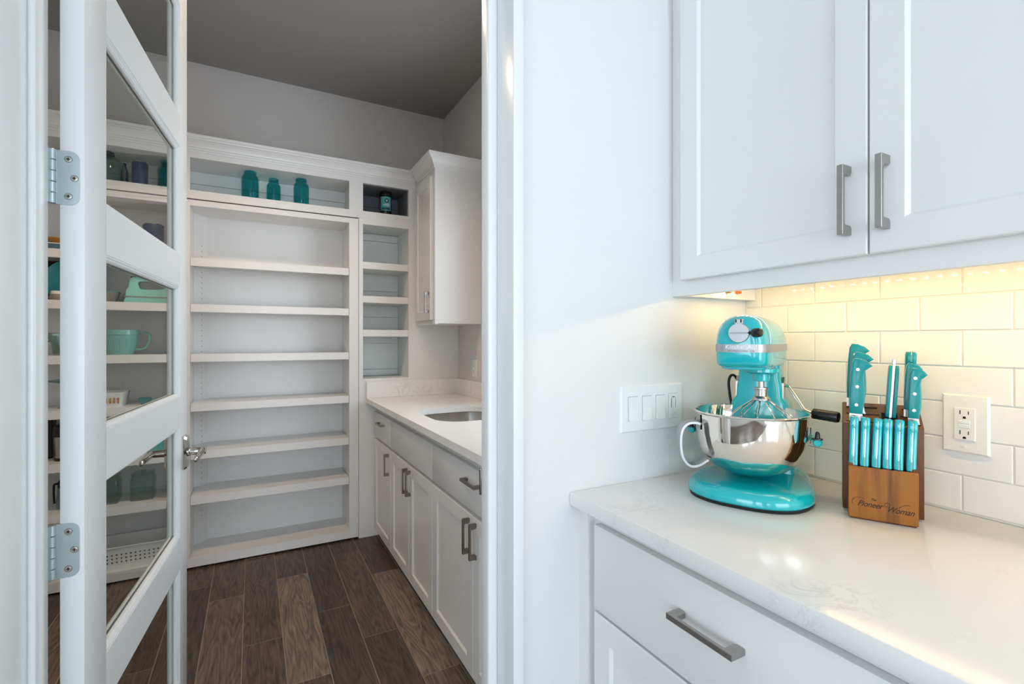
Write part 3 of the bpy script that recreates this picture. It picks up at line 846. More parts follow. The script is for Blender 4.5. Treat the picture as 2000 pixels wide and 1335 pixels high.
f_ = slab(p3, 'drawer', 0.70, 1.14, 2.048, 0.661, 0.820); bar_handle(f_, (0.70, 1.60, 0.767), 0.128, 0.028, True, 'bronze')
f_ = shaker(p3, 'door', 0.70, 1.6065, 2.048, 0.058, 0.645); bar_handle(f_, (0.70, 1.636, 0.566), 0.128, 0.028, False, 'bronze')
f_ = shaker(p3, 'door', 0.70, 1.14, 1.6035, 0.058, 0.645); bar_handle(f_, (0.70, 1.575, 0.566), 0.128, 0.028, False, 'bronze')

# pantry worktop with sink cut-out
def rrect(x0, x1, y0, y1, r, n=8):
    pts = []
    for cx, cy, a0 in ((x1 - r, y1 - r, 0), (x0 + r, y1 - r, 90), (x0 + r, y0 + r, 180), (x1 - r, y0 + r, 270)):
        for k in range(n + 1):
            a = R(a0 + 90 * k / n); pts.append((cx + r * math.cos(a), cy + r * math.sin(a)))
    return pts
SINK = (0.757, 1.165, 2.075, 2.555, 0.13)
bm = bmesh.new()
def ring(pts, z): 
    vs_ = [bm.verts.new((x, y, z)) for x, y in pts]
    return vs_, [bm.edges.new((vs_[i], vs_[(i + 1) % len(vs_)])) for i in range(len(vs_))]
o_pts = [(0.652, 1.116), (XP - 0.001, 1.116), (XP - 0.001, YB - 0.0005), (0.652, YB - 0.0005)]
va, ea = ring(o_pts, 0.905); vb, eb = ring(rrect(*SINK), 0.905)
bmesh.ops.triangle_fill(bm, use_beauty=True, use_dissolve=False, edges=ea + eb)
res = bmesh.ops.extrude_face_region(bm, geom=list(bm.faces))
bmesh.ops.translate(bm, vec=(0, 0, -0.030), verts=[v for v in res['geom'] if isinstance(v, bmesh.types.BMVert)])
bmesh.ops.recalc_face_normals(bm, faces=bm.faces)
me = bpy.data.meshes.new('worktop'); bm.to_mesh(me); bm.free()
wt = tag(link_mesh('worktop', me, 'quartz'), 'white veined quartz pantry worktop with an undermount sink', 'worktop')
b = MB(); b.box(0.653, XP - 0.001, YB - 0.020, YB - 0.0005, 0.9052, 1.012); b.bevel(0.001); b.build('backsplash', 'quartz', wt)
b = MB(); b.box(XP - 0.020, XP - 0.001, 1.117, YB - 0.0205, 0.9052, 1.012); b.bevel(0.001); b.build('backsplash', 'quartz', wt)
b = MB()
x0, x1, y0, y1, r_ = SINK
def sr(i, z): return [(x, y, z) for x, y in rrect(x0 + i, x1 - i, y0 + i, y1 - i, max(0.02, r_ - i))]
b.loops([sr(-0.012, 0.8745), sr(-0.003, 0.8745), sr(0.001, 0.872), sr(0.010, 0.74), sr(0.03, 0.715), sr(0.10, 0.708)], True, False)
b.face([b.bm.verts.new(p) for p in sr(0.10, 0.708)])
b.lathe([(0.0445, 0.7095), (0.044, 0.7105), (0.030, 0.7085), (0.0002, 0.708)], (x0 + x1) / 2, (y0 + y1) / 2, 20)
tag(b.build('sink', 'steel_r', smooth=True), 'small stainless steel undermount bar sink', 'sink')

# ------------------------------------------------------------------ pantry ceiling lights
def downlight(loc, label, power):
    t = thing('recessed_light', label, 'light', loc, group='recessed pantry lights')
    b = MB(); b.rects([[(math.cos(2 * math.pi * k / 28) * r__, math.sin(2 * math.pi * k / 28) * r__, z__) for k in range(28)] for r__, z__ in ((0.092, 0), (0.090, -0.006), (0.070, -0.007), (0.066, 0.0))])
    b.build('trim_ring', 'white', t, smooth=True)
    b = MB(); b.lathe([(0.066, -0.001), (0.064, -0.0035), (0.0002, -0.0045)], 0, 0, 24); b.build('lens', 'can', t, smooth=True)
    l = bpy.data.lights.new('recessed_beam', 'SPOT'); l.energy = power; l.color = (1.0, 0.72, 0.46); l.spot_size = R(125); l.spot_blend = 0.5; l.shadow_soft_size = 0.05
    o = bpy.data.objects.new('recessed_beam', l); C.objects.link(o); o.parent = t; o.location = (0, 0, -0.012)
downlight((-0.50, 2.15, HC), 'round recessed ceiling light over the stocked bookcase side', 38)
downlight((0.22, 2.15, HC), 'round recessed ceiling light over the sink side', 34)
#__ITEMS__
# ------------------------------------------------------------------ stand mixer
mx = thing('stand_mixer', 'aqua bowl-lift stand mixer with polished steel bowl and wire whisk', 'mixer', (1.087, 0.767, 0.914), R(-65))
def base_loop(i, z):
    pts = [(0.0, -0.180), (0.058, -0.174), (0.104, -0.147), (0.129, -0.100), (0.133, -0.040), (0.122, 0.030), (0.108, 0.095), (0.096, 0.135), (0.060, 0.156), (0.0, 0.160)]
    pts = pts + [(-x, y) for x, y in reversed(pts[1:-1])]
    sm = smooth_path([(x, y, 0) for x, y in pts], 4, True)
    cy = -0.02
    return [(p.x * (1 - i / 0.135), cy + (p.y - cy) * (1 - i / 0.165), z) for p in sm]
b = MB(); b.loops([base_loop(0.004, 0.0), base_loop(0.002, 0.006), base_loop(0.004, 0.0085)]); b.build('foot_pad', 'rubber', mx, smooth=True)
b = MB(); b.loops([base_loop(0.003, 0.0075), base_loop(0.0, 0.011), base_loop(0.0, 0.020), base_loop(0.003, 0.028), base_loop(0.009, 0.034), base_loop(0.018, 0.0375), base_loop(0.032, 0.039), base_loop(0.10, 0.040)])
b.build('base', 'aqua', mx, smooth=True)
# column: flared foot, slim post
def col_loop(w, y0, y1, z, r=0.012):
    return [(x, y, z) for x, y in rrect(-w, w, y0, y1, r, 4)]
b = MB(); b.loops([col_loop(0.082, 0.035, 0.140, 0.030), col_loop(0.080, 0.040, 0.140, 0.060), col_loop(0.072, 0.048, 0.138, 0.150), col_loop(0.0655, 0.052, 0.138, 0.205), col_loop(0.054, 0.054, 0.138, 0.222), col_loop(0.0525, 0.054, 0.138, 0.250), col_loop(0.0485, 0.054, 0.138, 0.268), col_loop(0.0470, 0.054, 0.138, 0.330)])
b.build('column', 'aqua', mx, smooth=True)
for s in (-1, 1):
    b = MB(); b.prism([(0.062, 0.215), (0.066, 0.258), (0.076, 0.272), (0.090, 0.272), (0.090, 0.212)], 'x', s * 0.0505, s * 0.0555); b.build('slide_rail', 'steel_r', mx)
# head
def head_loop(y, w, top, bot, zc=0.346, n=32):
    lp = []
    for k in range(n):
        a = 2 * math.pi * k / n
        ca, sa = math.cos(a), math.sin(a)
        e = 2 / (2.45 if sa >= 0 else 7.0)
        x = w * math.copysign(abs(ca) ** e, ca)
        z = zc + (top if sa >= 0 else bot) * math.copysign(abs(sa) ** e, sa)
        lp.append((x, y, z))
    return lp
HS = [(-0.1665, 0.012, 0.016, 0.008), (-0.1660, 0.030, 0.040, 0.022), (-0.1635, 0.040, 0.054, 0.031), (-0.158, 0.047, 0.064, 0.0375), (-0.148, 0.0515, 0.0705, 0.041), (-0.130, 0.0550, 0.0745, 0.043), (-0.10, 0.0575, 0.0765, 0.044), (-0.03, 0.0595, 0.077, 0.0445), (0.05, 0.0595, 0.0755, 0.0445), (0.10, 0.0570, 0.071, 0.0435), (0.130, 0.0520, 0.063, 0.041), (0.150, 0.044, 0.050, 0.036), (0.160, 0.030, 0.032, 0.025), (0.163, 0.010, 0.012, 0.010)]
b = MB(); b.loops([head_loop(*h) for h in HS]); b.build('head', 'aqua', mx, smooth=True)
# chin step under the front of the head
def foot2(w, y0, y1, r, z): return [(x, y, z) for x, y in rrect(-w, w, y0, y1, r, 6)]
b = MB(); b.loops([foot2(0.0545, -0.1585, 0.02, 0.045, 0.325), foot2(0.0545, -0.1585, 0.02, 0.045, 0.3215), foot2(0.0525, -0.1565, 0.018, 0.044, 0.3205), foot2(0.0525, -0.1560, 0.018, 0.044, 0.309), foot2(0.0495, -0.1530, 0.015, 0.042, 0.307), foot2(0.0480, -0.1500, 0.013, 0.040, 0.3005), foot2(0.0440, -0.1450, 0.010, 0.036, 0.2990)])
b.build('chin', 'aqua', mx, smooth=True)
# band: follows the head outline at its widest height
def outline(z, grow):
    pts = []
    for (y, w, top, bot) in HS:
        dz = (z - 0.346) / (top if z >= 0.346 else bot)
        e = 2.45 if z >= 0.346 else 7.0
        if abs(dz) < 0.999: pts.append((w * (1 - abs(dz) ** e) ** (1 / e), y))
    L_ = [(-x, y) for x, y in reversed(pts)] + [(0, pts[0][1] - 0.0004)] + pts
    out = []
    for i, p in enumerate(L_):
        a_, c_ = Vector(L_[max(i - 1, 0)]), Vector(L_[min(i + 1, len(L_) - 1)])
        t_ = (c_ - a_).normalized(); n_ = Vector((t_.y, -t_.x))
        out.append((p[0] + n_.x * grow, p[1] + n_.y * grow))
    return out
zb0, zb1 = 0.3385, 0.3560
band_path = outline(0.3465, 0.0016)
b = MB()
rows = [[(x, y, z) for x, y in band_path] for z in (zb0, zb1)]
inner = [[(x * 0.97, y * 0.985, z) for x, y in band_path] for z in (zb1, zb0)]
b.loops([rows[0], rows[1], inner[0], inner[1], rows[0]], False, False)
b.build('band', 'satin', mx, smooth=True)
# arc-length map for lettering on the band
cum = [0.0]
for p, q in zip(band_path, band_path[1:]): cum.append(cum[-1] + math.hypot(q[0] - p[0], q[1] - p[1]))
mid = cum[[i for i, p in enumerate(band_path) if p[0] == 0 or abs(p[0]) < 1e-9][0]] if any(abs(p[0]) < 1e-9 for p in band_path) else cum[-1] / 2
def on_band(s, off):
    s += mid
    for i in range(len(cum) - 1):
        if cum[i + 1] >= s or i == len(cum) - 2:
            t = (s - cum[i]) / max(1e-9, cum[i + 1] - cum[i])
            p, q = Vector(band_path[i]), Vector(band_path[i + 1])
            d_ = (q - p).normalized(); n_ = Vector((d_.y, -d_.x))
            r_ = p.lerp(q, t) + n_ * off
            return r_.x, r_.y
for txt, size, zz, sp, mm, sc in (('KitchenAid', 0.0125, 0.3502, 1.12, 'white', 1.0), ('PROFESSIONAL 600', 0.0055, 0.3415, 1.15, 'zincdark', 1.0)):
    me = text_mesh(txt, size, 0, 0.0003, sp, 0.00015)
    for v in me.vertices:
        x, y = on_band(v.co.x + 0.004, 0.0004 + v.co.z)
        v.co = (x, y, zz + v.co.y)
    o = link_mesh('lettering', me, mm, mx); o['label'] = 'raised lettering ' + ('of the maker' if mm == 'white' else 'in small dark capitals')
# trim cord over the head
pts = []
for y0_, k_ in ((-0.128, 1),):
    for a in range(-4, 184, 8):
        e = 2 / 2.45
        ca, sa = math.cos(R(a)), max(0, math.sin(R(a)))
        pts.append((0.0558 * math.copysign(abs(ca) ** e, ca), y0_ + 0.004 * math.sin(R(a)), 0.357 + 0.0640 * (sa ** e)))
b = MB(); b.tube(pts, 0.0011, 6); b.build('trim_bead', 'white', mx, smooth=True)
# attachment hub
b = MB(); b.lathe([(0.0215, 0.0), (0.0215, -0.004), (0.0205, -0.006), (0.0002, -0.0062)], axis='y', seg=28).xf(Matrix.Translation((0.0, -0.1655, 0.381)))
hub = b.build('hub_cap', 'satin', mx, smooth=True)
b = MB(); b.box(-0.019, 0.019, -0.1745, -0.171, 0.3795, 0.3825); b.bevel(0.001); b.build('hub_grip', 'satin', hub)
b = MB(); b.lathe([(0.0245, 0.006), (0.0245, -0.0005), (0.0215, -0.0015)], axis='y', seg=28).xf(Matrix.Translation((0, -0.164, 0.381))); b.build('hub_ring', 'aqua', mx, smooth=True)
b = MB(); b.prism([(-0.0085, 0.400), (0.0085, 0.400), (0.0075, 0.4115), (-0.0075, 0.4115)], 'y', -0.171, -0.140); b.bevel(0.0012); hb = b.build('hub_hinge', 'satin', mx)
for s in (-1, 1):
    b = MB(); b.box(s * 0.005 - 0.0013, s * 0.005 + 0.0013, -0.1715, -0.1705, 0.4035, 0.4105); b.build('hinge_slot', 'void', hb)
b = MB(); b.lathe([(0.0035, 0.0), (0.0035, 0.010), (0.008, 0.011), (0.0095, 0.014), (0.0098, 0.024), (0.008, 0.029), (0.0002, 0.031)], axis='x', seg=18)
b.xf(Matrix.Translation((0.019, -0.168, 0.381)) @ Matrix.Rotation(R(-22), 4, 'Z')); b.build('hub_knob', 'black', mx, smooth=True)
# planetary and whisk
wx, wy = 0.026, -0.062
b = MB(); b.lathe([(0.036, 0.300), (0.036, 0.292), (0.030, 0.288), (0.0185, 0.287), (0.0178, 0.272), (0.0160, 0.2705), (0.0002, 0.2705)], wx, wy, 24); b.build('planetary', 'aqua', mx, smooth=True)
b = MB(); b.lathe([(0.0068, 0.2725), (0.0068, 0.256), (0.0155, 0.2555), (0.0158, 0.252), (0.0135, 0.2508), (0.0135, 0.236), (0.0160, 0.2345), (0.0195, 0.2300), (0.0195, 0.2270), (0.0170, 0.2255), (0.0002, 0.2250)], wx, wy, 24)
whisk = b.build('whisk', 'steel_r', mx, smooth=True)
for k in range(11):
    a = 2 * math.pi * k / 11 + 0.2
    ca, sa = math.cos(a), math.sin(a)
    pth = smooth_path([(wx + r_ * ca, wy + r_ * sa, z_) for r_, z_ in ((0.0165, 0.2270), (0.034, 0.214), (0.056, 0.1975), (0.0655, 0.185), (0.0675, 0.165), (0.060, 0.125), (0.040, 0.090), (0.014, 0.074), (0.002, 0.072))], 3)
    b = MB(); b.tube(pth, 0.0013, 6); b.build('wire', 'steel', whisk, smooth=True)
# bowl
bx, by = 0.0, -0.05
prof_o = [(0.0002, 0.052), (0.035, 0.0525), (0.058, 0.057), (0.080, 0.068), (0.098, 0.084), (0.110, 0.103), (0.117, 0.125), (0.1205, 0.150), (0.1215, 0.192)]
rim = [(0.1245, 0.1935), (0.1258, 0.1955), (0.1245, 0.1978), (0.1215, 0.1982), (0.1198, 0.1960)]
prof_i = [(0.1190, 0.150), (0.1150, 0.125), (0.108, 0.104), (0.096, 0.086), (0.078, 0.0705), (0.057, 0.0600), (0.034, 0.0555), (0.0002, 0.0550)]
b = MB(); b.lathe(prof_o + rim + prof_i, bx, by, 64, cap=False)
bowl = b.build('bowl', 'steel', mx, smooth=True)
# bowl handle: strap on the image-left side
ha = R(215)
hd = Vector((math.cos(ha), math.sin(ha), 0)); ht = Vector((-hd.y, hd.x, 0))
hp = smooth_path([(0.121, 0, 0.168), (0.134, 0, 0.171), (0.151, 0, 0.168), (0.163, 0, 0.154), (0.167, 0, 0.130), (0.165, 0, 0.100), (0.157, 0, 0.080), (0.143, 0, 0.069), (0.124, 0, 0.071), (0.103, 0, 0.084)], 4)
def strap(path, w, t):
    lp = []
    for i, p in enumerate(path):
        tg = (path[min(i + 1, len(path) - 1)] - path[max(i - 1, 0)]).normalized()
        nn = Vector((tg.z, 0, -tg.x))
        ring_ = []
        for (u, v) in ((-w, -t), (-w * .6, -t * 1.5), (w * .6, -t * 1.5), (w, -t), (w, t), (w * .6, t * 1.5), (-w * .6, t * 1.5), (-w, t)):
            q = p + nn * v
            P_ = Vector((bx, by, 0)) + hd * q.x + Vector((0, 0, q.z)) + ht * u
            ring_.append(P_)
        lp.append(ring_)
    return lp
b = MB(); b.loops(strap(hp, 0.0165, 0.0026)); b.build('bowl_handle', 'satin', bowl, smooth=True)
b = MB(); b.loops([[Vector((bx, by, 0)) + (Matrix.Rotation(da, 3, 'Z') @ hd) * rr_ + Vector((0, 0, z_)) for da in (-0.13, -0.065, 0, 0.065, 0.13)] for rr_, z_ in ((0.1205, 0.155), (0.1228, 0.155), (0.1235, 0.190), (0.1212, 0.190))], False, False); b.build('handle_bracket', 'steel_r', bowl)
# support arms with locating pins
for s in (-1, 1):
    pth = smooth_path([(s * 0.074, 0.060, 0.140), (s * 0.100, 0.045, 0.140), (s * 0.124, 0.010, 0.139), (s * 0.135, -0.030, 0.139), (s * 0.136, -0.052, 0.139)], 4)
    lp = []
    for i, p in enumerate(pth):
        tg = (pth[min(i + 1, len(pth) - 1)] - pth[max(i - 1, 0)]).normalized(); nn = Vector((tg.y, -tg.x, 0))
        k_ = 0.75 if i in (0, len(pth) - 1) else 1.0
        lp.append([p + nn * (0.0095 * k_ * math.cos(2 * math.pi * q / 12)) + Vector((0, 0, (0.010 * k_) * math.sin(2 * math.pi * q / 12) * (1.0 if math.sin(2 * math.pi * q / 12) < 0 else 0.75))) for q in range(12)])
    b = MB(); b.loops(lp); arm = b.build('support_arm', 'aqua', mx, smooth=True)
    b = MB(); b.lathe([(0.0105, 0.1455), (0.0100, 0.1480), (0.0052, 0.1485), (0.0042, 0.1600), (0.0025, 0.1625), (0.0002, 0.163)], s * 0.136, -0.047, 14); b.build('locating_pin', 'black', arm, smooth=True)
    b = MB(); b.prism([(-0.062, 0.138), (-0.056, 0.138), (-0.055, 0.160), (-0.057, 0.172), (-0.060, 0.160)], 'x', s * 0.124 - 0.0012, s * 0.124 + 0.0012); b.build('spring_clip', 'black', arm)
# lift lever with black grip
b = MB(); b.tube(smooth_path([(0.054, 0.075, 0.252), (0.064, 0.068, 0.251), (0.072, 0.060, 0.243), (0.096, 0.045, 0.208), (0.103, 0.040, 0.198), (0.114, 0.035, 0.1935), (0.126, 0.031, 0.1925)], 4), 0.0042, 10)
lv = b.build('lift_lever', 'steel', mx, smooth=True)
b = MB(); b.lathe([(0.0105, 0.0), (0.0125, 0.002), (0.0128, 0.051), (0.0115, 0.054), (0.0002, 0.0545)], axis='x', seg=20).xf(Matrix.Translation((0.120, 0.033, 0.192)) @ Matrix.Rotation(R(-16), 4, 'Z') @ Matrix.Rotation(R(3), 4, 'Y')); b.build('grip', 'black', lv, smooth=True)
b = MB(); b.tube(smooth_path([(-0.050, 0.120, 0.215), (-0.062, 0.122, 0.252), (-0.070, 0.120, 0.268), (-0.079, 0.115, 0.268), (-0.083, 0.110, 0.250), (-0.080, 0.110, 0.215), (-0.073, 0.115, 0.160), (-0.075, 0.128, 0.090), (-0.090, 0.150, 0.030), (-0.085, 0.165, 0.006), (-0.04, 0.178, 0.0055), (0.02, 0.185, 0.0055)], 5), 0.0036, 8); b.build('power_cord', 'black', mx, smooth=True)

# ------------------------------------------------------------------ knife block
kbk = thing('knife_block', 'acacia wood knife block with burnt script lettering', 'knife block', (1.1085, 0.5015, 0.914), R(-61.8))
def grp(x0, x1, y0, y1, z0, z1): return (x0, x1, y0, y1, z0, z1)
# body: side walls, front, back and a slotted top
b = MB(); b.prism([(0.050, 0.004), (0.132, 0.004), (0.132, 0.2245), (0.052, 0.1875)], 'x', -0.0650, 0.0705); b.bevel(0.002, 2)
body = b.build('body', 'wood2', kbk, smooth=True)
sl = (0.2245 - 0.1875) / 0.08
def topz(y): return 0.1875 + (y - 0.052) * sl
for x0, x1, y in ((-0.058, -0.004, 0.060), (-0.058, 0.0, 0.088), (-0.058, -0.002, 0.114), (0.036, 0.066, 0.062), (0.036, 0.066, 0.088), (0.040, 0.066, 0.114)):
    b = MB(); b.box(x0, x1, y - 0.0016, y + 0.0016, topz(y) - 0.004, topz(y) + 0.0009); b.build('slot', 'void', body)
b = MB(); b.box(0.008, 0.030, 0.076, 0.096, topz(0.076) - 0.002, topz(0.086) + 0.004); b.bm.free(); 
b = MB(); b.prism([(0.075, topz(0.075) - 0.003), (0.097, topz(0.097) - 0.003), (0.097, topz(0.097) + 0.0008), (0.075, topz(0.075) + 0.0008)], 'x', 0.004, 0.031); b.build('slot', 'void', body)
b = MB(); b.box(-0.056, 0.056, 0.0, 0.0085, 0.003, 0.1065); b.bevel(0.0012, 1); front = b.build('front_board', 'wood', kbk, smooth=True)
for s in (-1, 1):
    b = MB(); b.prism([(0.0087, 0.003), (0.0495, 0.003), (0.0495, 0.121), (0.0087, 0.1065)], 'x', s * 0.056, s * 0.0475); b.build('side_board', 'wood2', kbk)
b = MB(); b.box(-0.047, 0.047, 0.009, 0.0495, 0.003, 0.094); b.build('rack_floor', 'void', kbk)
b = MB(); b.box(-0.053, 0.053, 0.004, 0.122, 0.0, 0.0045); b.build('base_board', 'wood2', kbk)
for txt, size, x_, z_, shear in (('Pioneer', 0.0165, -0.0210, 0.0330, 0.5), ('Woman', 0.0165, 0.0270, 0.0285, 0.5), ('The', 0.0070, -0.0150, 0.0435, 0.5)):
    me = text_mesh(txt, size, shear, 0.0001, 0.95, 0.00012)
    for v in me.vertices: v.co = (x_ + v.co.x * 0.82, -0.0001 - v.co.z, z_ + v.co.y - 0.02 * v.co.x)
    o = link_mesh('lettering', me, 'burn', front); o['label'] = 'dark burnt script lettering'
for pts in ([(-0.048, 0.030), (-0.0505, 0.0335), (-0.048, 0.040), (-0.042, 0.0445), (-0.034, 0.045), (-0.029, 0.0425)], [(0.008, 0.036), (0.005, 0.033), (0.0035, 0.037), (0.006, 0.0415), (0.011, 0.0405), (0.012, 0.036)], [(0.026, 0.035), (0.033, 0.0405), (0.039, 0.0425), (0.043, 0.0420)]):
    b = MB(); b.tube(smooth_path([(x, -0.0001, z) for x, z in pts], 4), 0.00042, 5); b.build('flourish', 'burn', front)

ORG = Matrix.Translation((1.1085, 0.5015, 0.914)) @ Matrix.Rotation(R(-61.8), 4, 'Z')
def placed(name, label, cat, lx, ly, lz, group, tilt=0.0, roll=0.0, spin=0.0):
    o = thing(name, label, cat, (0, 0, 0), 0, group)
    m_ = ORG @ Matrix.Translation((lx, ly, lz)) @ Matrix.Rotation(spin, 4, 'Z') @ Matrix.Rotation(tilt, 4, 'X') @ Matrix.Rotation(roll, 4, 'Y')
    o.location = m_.to_translation(); o.rotation_euler = m_.to_euler()
    return o
# side profile of a chef-knife handle (x along the blade width, z up), drawn from the bolster
def big_handle(o, L_=0.115, w=0.026, th=0.0085, beak=0.010):
    pr = [(-w * .50, 0), (-w * .54, L_ * .3), (-w * .52, L_ * .7), (-w * .46, L_ * .93), (-w * .30, L_), (w * .05, L_ * .995), (w * .5, L_ * .955), (w * .5 + beak, L_ * .875), (w * .5 + beak * .55, L_ * .845), (w * .38, L_ * .78), (w * .34, L_ * .68), (w * .44, L_ * .45), (w * .46, L_ * .25), (w * .36, L_ * .08), (w * .34, 0)]
    for s in (-1, 1):
        b = MB(); b.prism(pr, 'y', s * 0.0009, s * th); b.bevel(0.0026, 2, 50, keep=lambda c_: abs(c_.y) > th - 1e-5); sc = b.build('scale', 'aquah', o, smooth=True)
        for t in (0.16, 0.49, 0.80):
            r_ = MB(); r_.lathe([(0.0035, 0), (0.0033, -0.0006), (0.0002, -0.0007)], axis='y', seg=12)
            if s > 0: r_.xf(Matrix.Scale(-1, 4, (0, 1, 0)))
            r_.xf(Matrix.Translation((-0.002, s * th, L_ * t))); r_.build('rivet', 'steel_r', sc, smooth=True)
    b = MB(); b.prism([(x * 1.004, z * 1.002) for x, z in pr], 'y', -0.0010, 0.0010); b.build('tang', 'steel_r', o)
    b = MB(); b.prism([(-w * .5, 0.0005), (w * .34, 0.0005), (w * .42, -0.012), (w * 0.60, -0.022), (w * .2, -0.05), (-w * .45, -0.05)], 'y', -0.0010, 0.0010); b.build('blade', 'steel_r', o)
G1 = 'large knives in the top slots'
BK = [(-0.0395, 0.0600, 0.2080, 0.118, 0.027, 'aqua-handled knife at the front of the left row in the block'),
      (-0.0360, 0.0880, 0.2230, 0.116, 0.027, 'aqua-handled knife in the middle of the left row in the block'),
      (-0.0425, 0.1140, 0.2360, 0.121, 0.028, 'tallest aqua-handled knife at the back of the left row in the block'),
      (0.0560, 0.0620, 0.2060, 0.102, 0.021, 'aqua-handled knife at the front of the right row in the block'),
      (0.0520, 0.0880, 0.2200, 0.097, 0.021, 'aqua-handled knife in the middle of the right row in the block')]
for lx, ly, lz, L_, w, lab in BK:
    o = placed('kitchen_knife', lab, 'knife', lx, ly, lz, G1, R(-1.5), R(2.0))
    big_handle(o, L_, w, 0.0088, 0.010 if w > .025 else 0.007)
# steel turned edge-on
def slim_handle(o, L_, w, d, hook=0.004):
    """knife handle seen spine-on: width w (x), depth d (y)"""
    pr = [(d * .45, 0.0), (d * .50, L_ * .3), (d * .45, L_ * .85), (d * .35, L_ * .97), (0.0, L_), (-d * .4, L_ * .985), (-d * .5 - hook * .2, L_ * .93), (-d * .46, L_ * .80), (-d * .40, L_ * .76), (-d * .46, L_ * .5), (-d * .44, L_ * .2), (-d * .62, L_ * .07), (-d * .66, L_ * .03), (-d * .45, 0.0)]
    for s in (-1, 1):
        b = MB(); b.prism(pr, 'x', s * 0.0008, s * w / 2); b.bevel(0.0046, 3, 50, keep=lambda c_: abs(c_.x) > w / 2 - 1e-5); b.build('scale', 'aqua' if L_ < .105 else 'aquah', o, smooth=True)
    b = MB(); b.prism([(y * 1.012, z * 1.002) for y, z in pr], 'x', -0.00085, 0.00085); b.build('tang', 'steel_r', o)
    b = MB(); b.prism([(d * .4, 0.0005), (-d * .35, 0.0005), (-d * .3, -0.03), (d * .3, -0.03)], 'x', -0.0006, 0.0006); b.build('blade', 'steel_r', o)
o = placed('kitchen_knife', 'aqua-handled knife turned edge-on at the back of the right row in the block', 'knife', 0.0530, 0.1140, 0.2300, G1, R(-1), R(1.5))
slim_handle(o, 0.111, 0.0185, 0.024)
SX = [(-0.0460, 'first from the left'), (-0.0275, 'second from the left'), (-0.0080, 'third from the left'), (0.0100, 'third from the right'), (0.0280, 'second from the right'), (0.0478, 'first from the right')]
for i, (lx, wd) in enumerate(SX):
    o = placed('steak_knife', 'small aqua-handled steak knife in the front rack, ' + wd, 'knife', lx - 0.0012, 0.0290, 0.1015, 'steak knives in the front rack', R(-7), R(1.6 + (i % 3) * 0.5))
    slim_handle(o, 0.1035, 0.0158, 0.0185)
# kitchen shears
o = placed('kitchen_shears', 'aqua-handled kitchen shears standing in the middle of the knife block', 'scissors', 0.0185, 0.0860, 0.2020, None, R(-2), R(3.5))
for s in (-1, 1):
    pr = smooth_path([(0.012, 0.0, 0), (0.015, 0.05, 0), (0.012, 0.095, 0), (0.0, 0.110, 0), (-0.012, 0.095, 0), (-0.015, 0.05, 0), (-0.012, 0.0, 0)], 4, False)
    b = MB(); b.prism([(p.x, p.y) for p in pr], 'x', s * 0.0024, s * 0.0088); b.bevel(0.0018, 2, 50); b.build('handle', 'aquah', o, smooth=True)
b = MB(); b.prism([(0.006, -0.01), (0.006, 0.112), (-0.006, 0.112), (-0.006, -0.01)], 'x', -0.0021, 0.0021); b.build('blade', 'steel_r', o)
b = MB(); b.box(-0.0034, 0.0034, -0.004, 0.004, 0.112, 0.123); b.bevel(0.0008); b.build('bottle_opener', 'steel_r', o)

# ------------------------------------------------------------------ pantry ware
def jar(label, x, y, z, r, h, m='tealglass', grp_='teal canning jars on the top shelf'):
    t = thing('canning_jar', label, 'jar', (x, y, z), 0, grp_)
    k = h
    pr = [(0.0002, 0.003), (r * .9, 0.003), (r * .97, 0.006), (r, 0.014), (r, k * .66), (r * .985, k * .71), (r * .90, k * .77), (r * .76, k * .815), (r * .70, k * .83)]
    inn = [(r * .63, k * .83), (r * .69, k * .80), (r * .83, k * .755), (r * .925, k * .69), (r * .94, k * .63), (r * .94, 0.016), (r * .85, 0.009), (0.0002, 0.009)]
    neck = [(r * .69, k * .845), (r * .735, k * .85), (r * .735, k * .865), (r * .69, k * .875), (r * .69, k * .90), (r * .725, k * .905), (r * .725, k * .92), (r * .69, k * .93), (r * .70, k * .985), (r * .67, k), (r * .61, k), (r * .61, k * .84)]
    b = MB(); b.lathe(pr + neck + inn, 0, 0, 32, cap=False)
    b.build('body', m, t, smooth=True)
    return t
jar('largest teal glass canning jar, leftmost of the three above the empty bookcase', -0.012, 3.345, 2.1200, 0.0475, 0.200)
jar('smallest teal glass canning jar, middle of the three above the empty bookcase', 0.116, 3.345, 2.1200, 0.0400, 0.160)
jar('teal glass canning jar, rightmost of the three above the empty bookcase', 0.274, 3.345, 2.1200, 0.0460, 0.193)
jar('teal glass canning jar on the top shelf behind the glass door', -0.432, 3.345, 2.1200, 0.0400, 0.173)
# candle jar in the niche
t = thing('candle_jar', 'dark candle jar with a teal label in the small top niche', 'jar', (0.806, 3.335, 2.121))
b = MB(); b.lathe([(0.0002, 0.0), (0.036, 0.0), (0.0385, 0.004), (0.0385, 0.142), (0.037, 0.146), (0.0002, 0.146)], 0, 0, 32); b.build('body', 'black', t, smooth=True)
b = MB(); b.lathe([(0.042, 0.143), (0.0425, 0.146), (0.0425, 0.166), (0.041, 0.169), (0.0002, 0.169)], 0, 0, 32); b.build('lid', 'black', t, smooth=True)
def wrap(x, z, r=0.0389):
    a = -math.pi / 2 - 0.22 + x / r
    return (r * math.cos(a), r * math.sin(a), z)
def wrap_poly(parent, pts, m, r, name):
    b = MB(); b.face([b.bm.verts.new(wrap(x, z, r)) for x, z in pts]); return b.build(name, m, parent)
b = MB(); b.loops([[wrap(x_ / 1000, z) for x_ in range(-40, 41, 4)] for z in (0.040, 0.135)], False, False); lb = b.build('label', 'label', t, smooth=True)
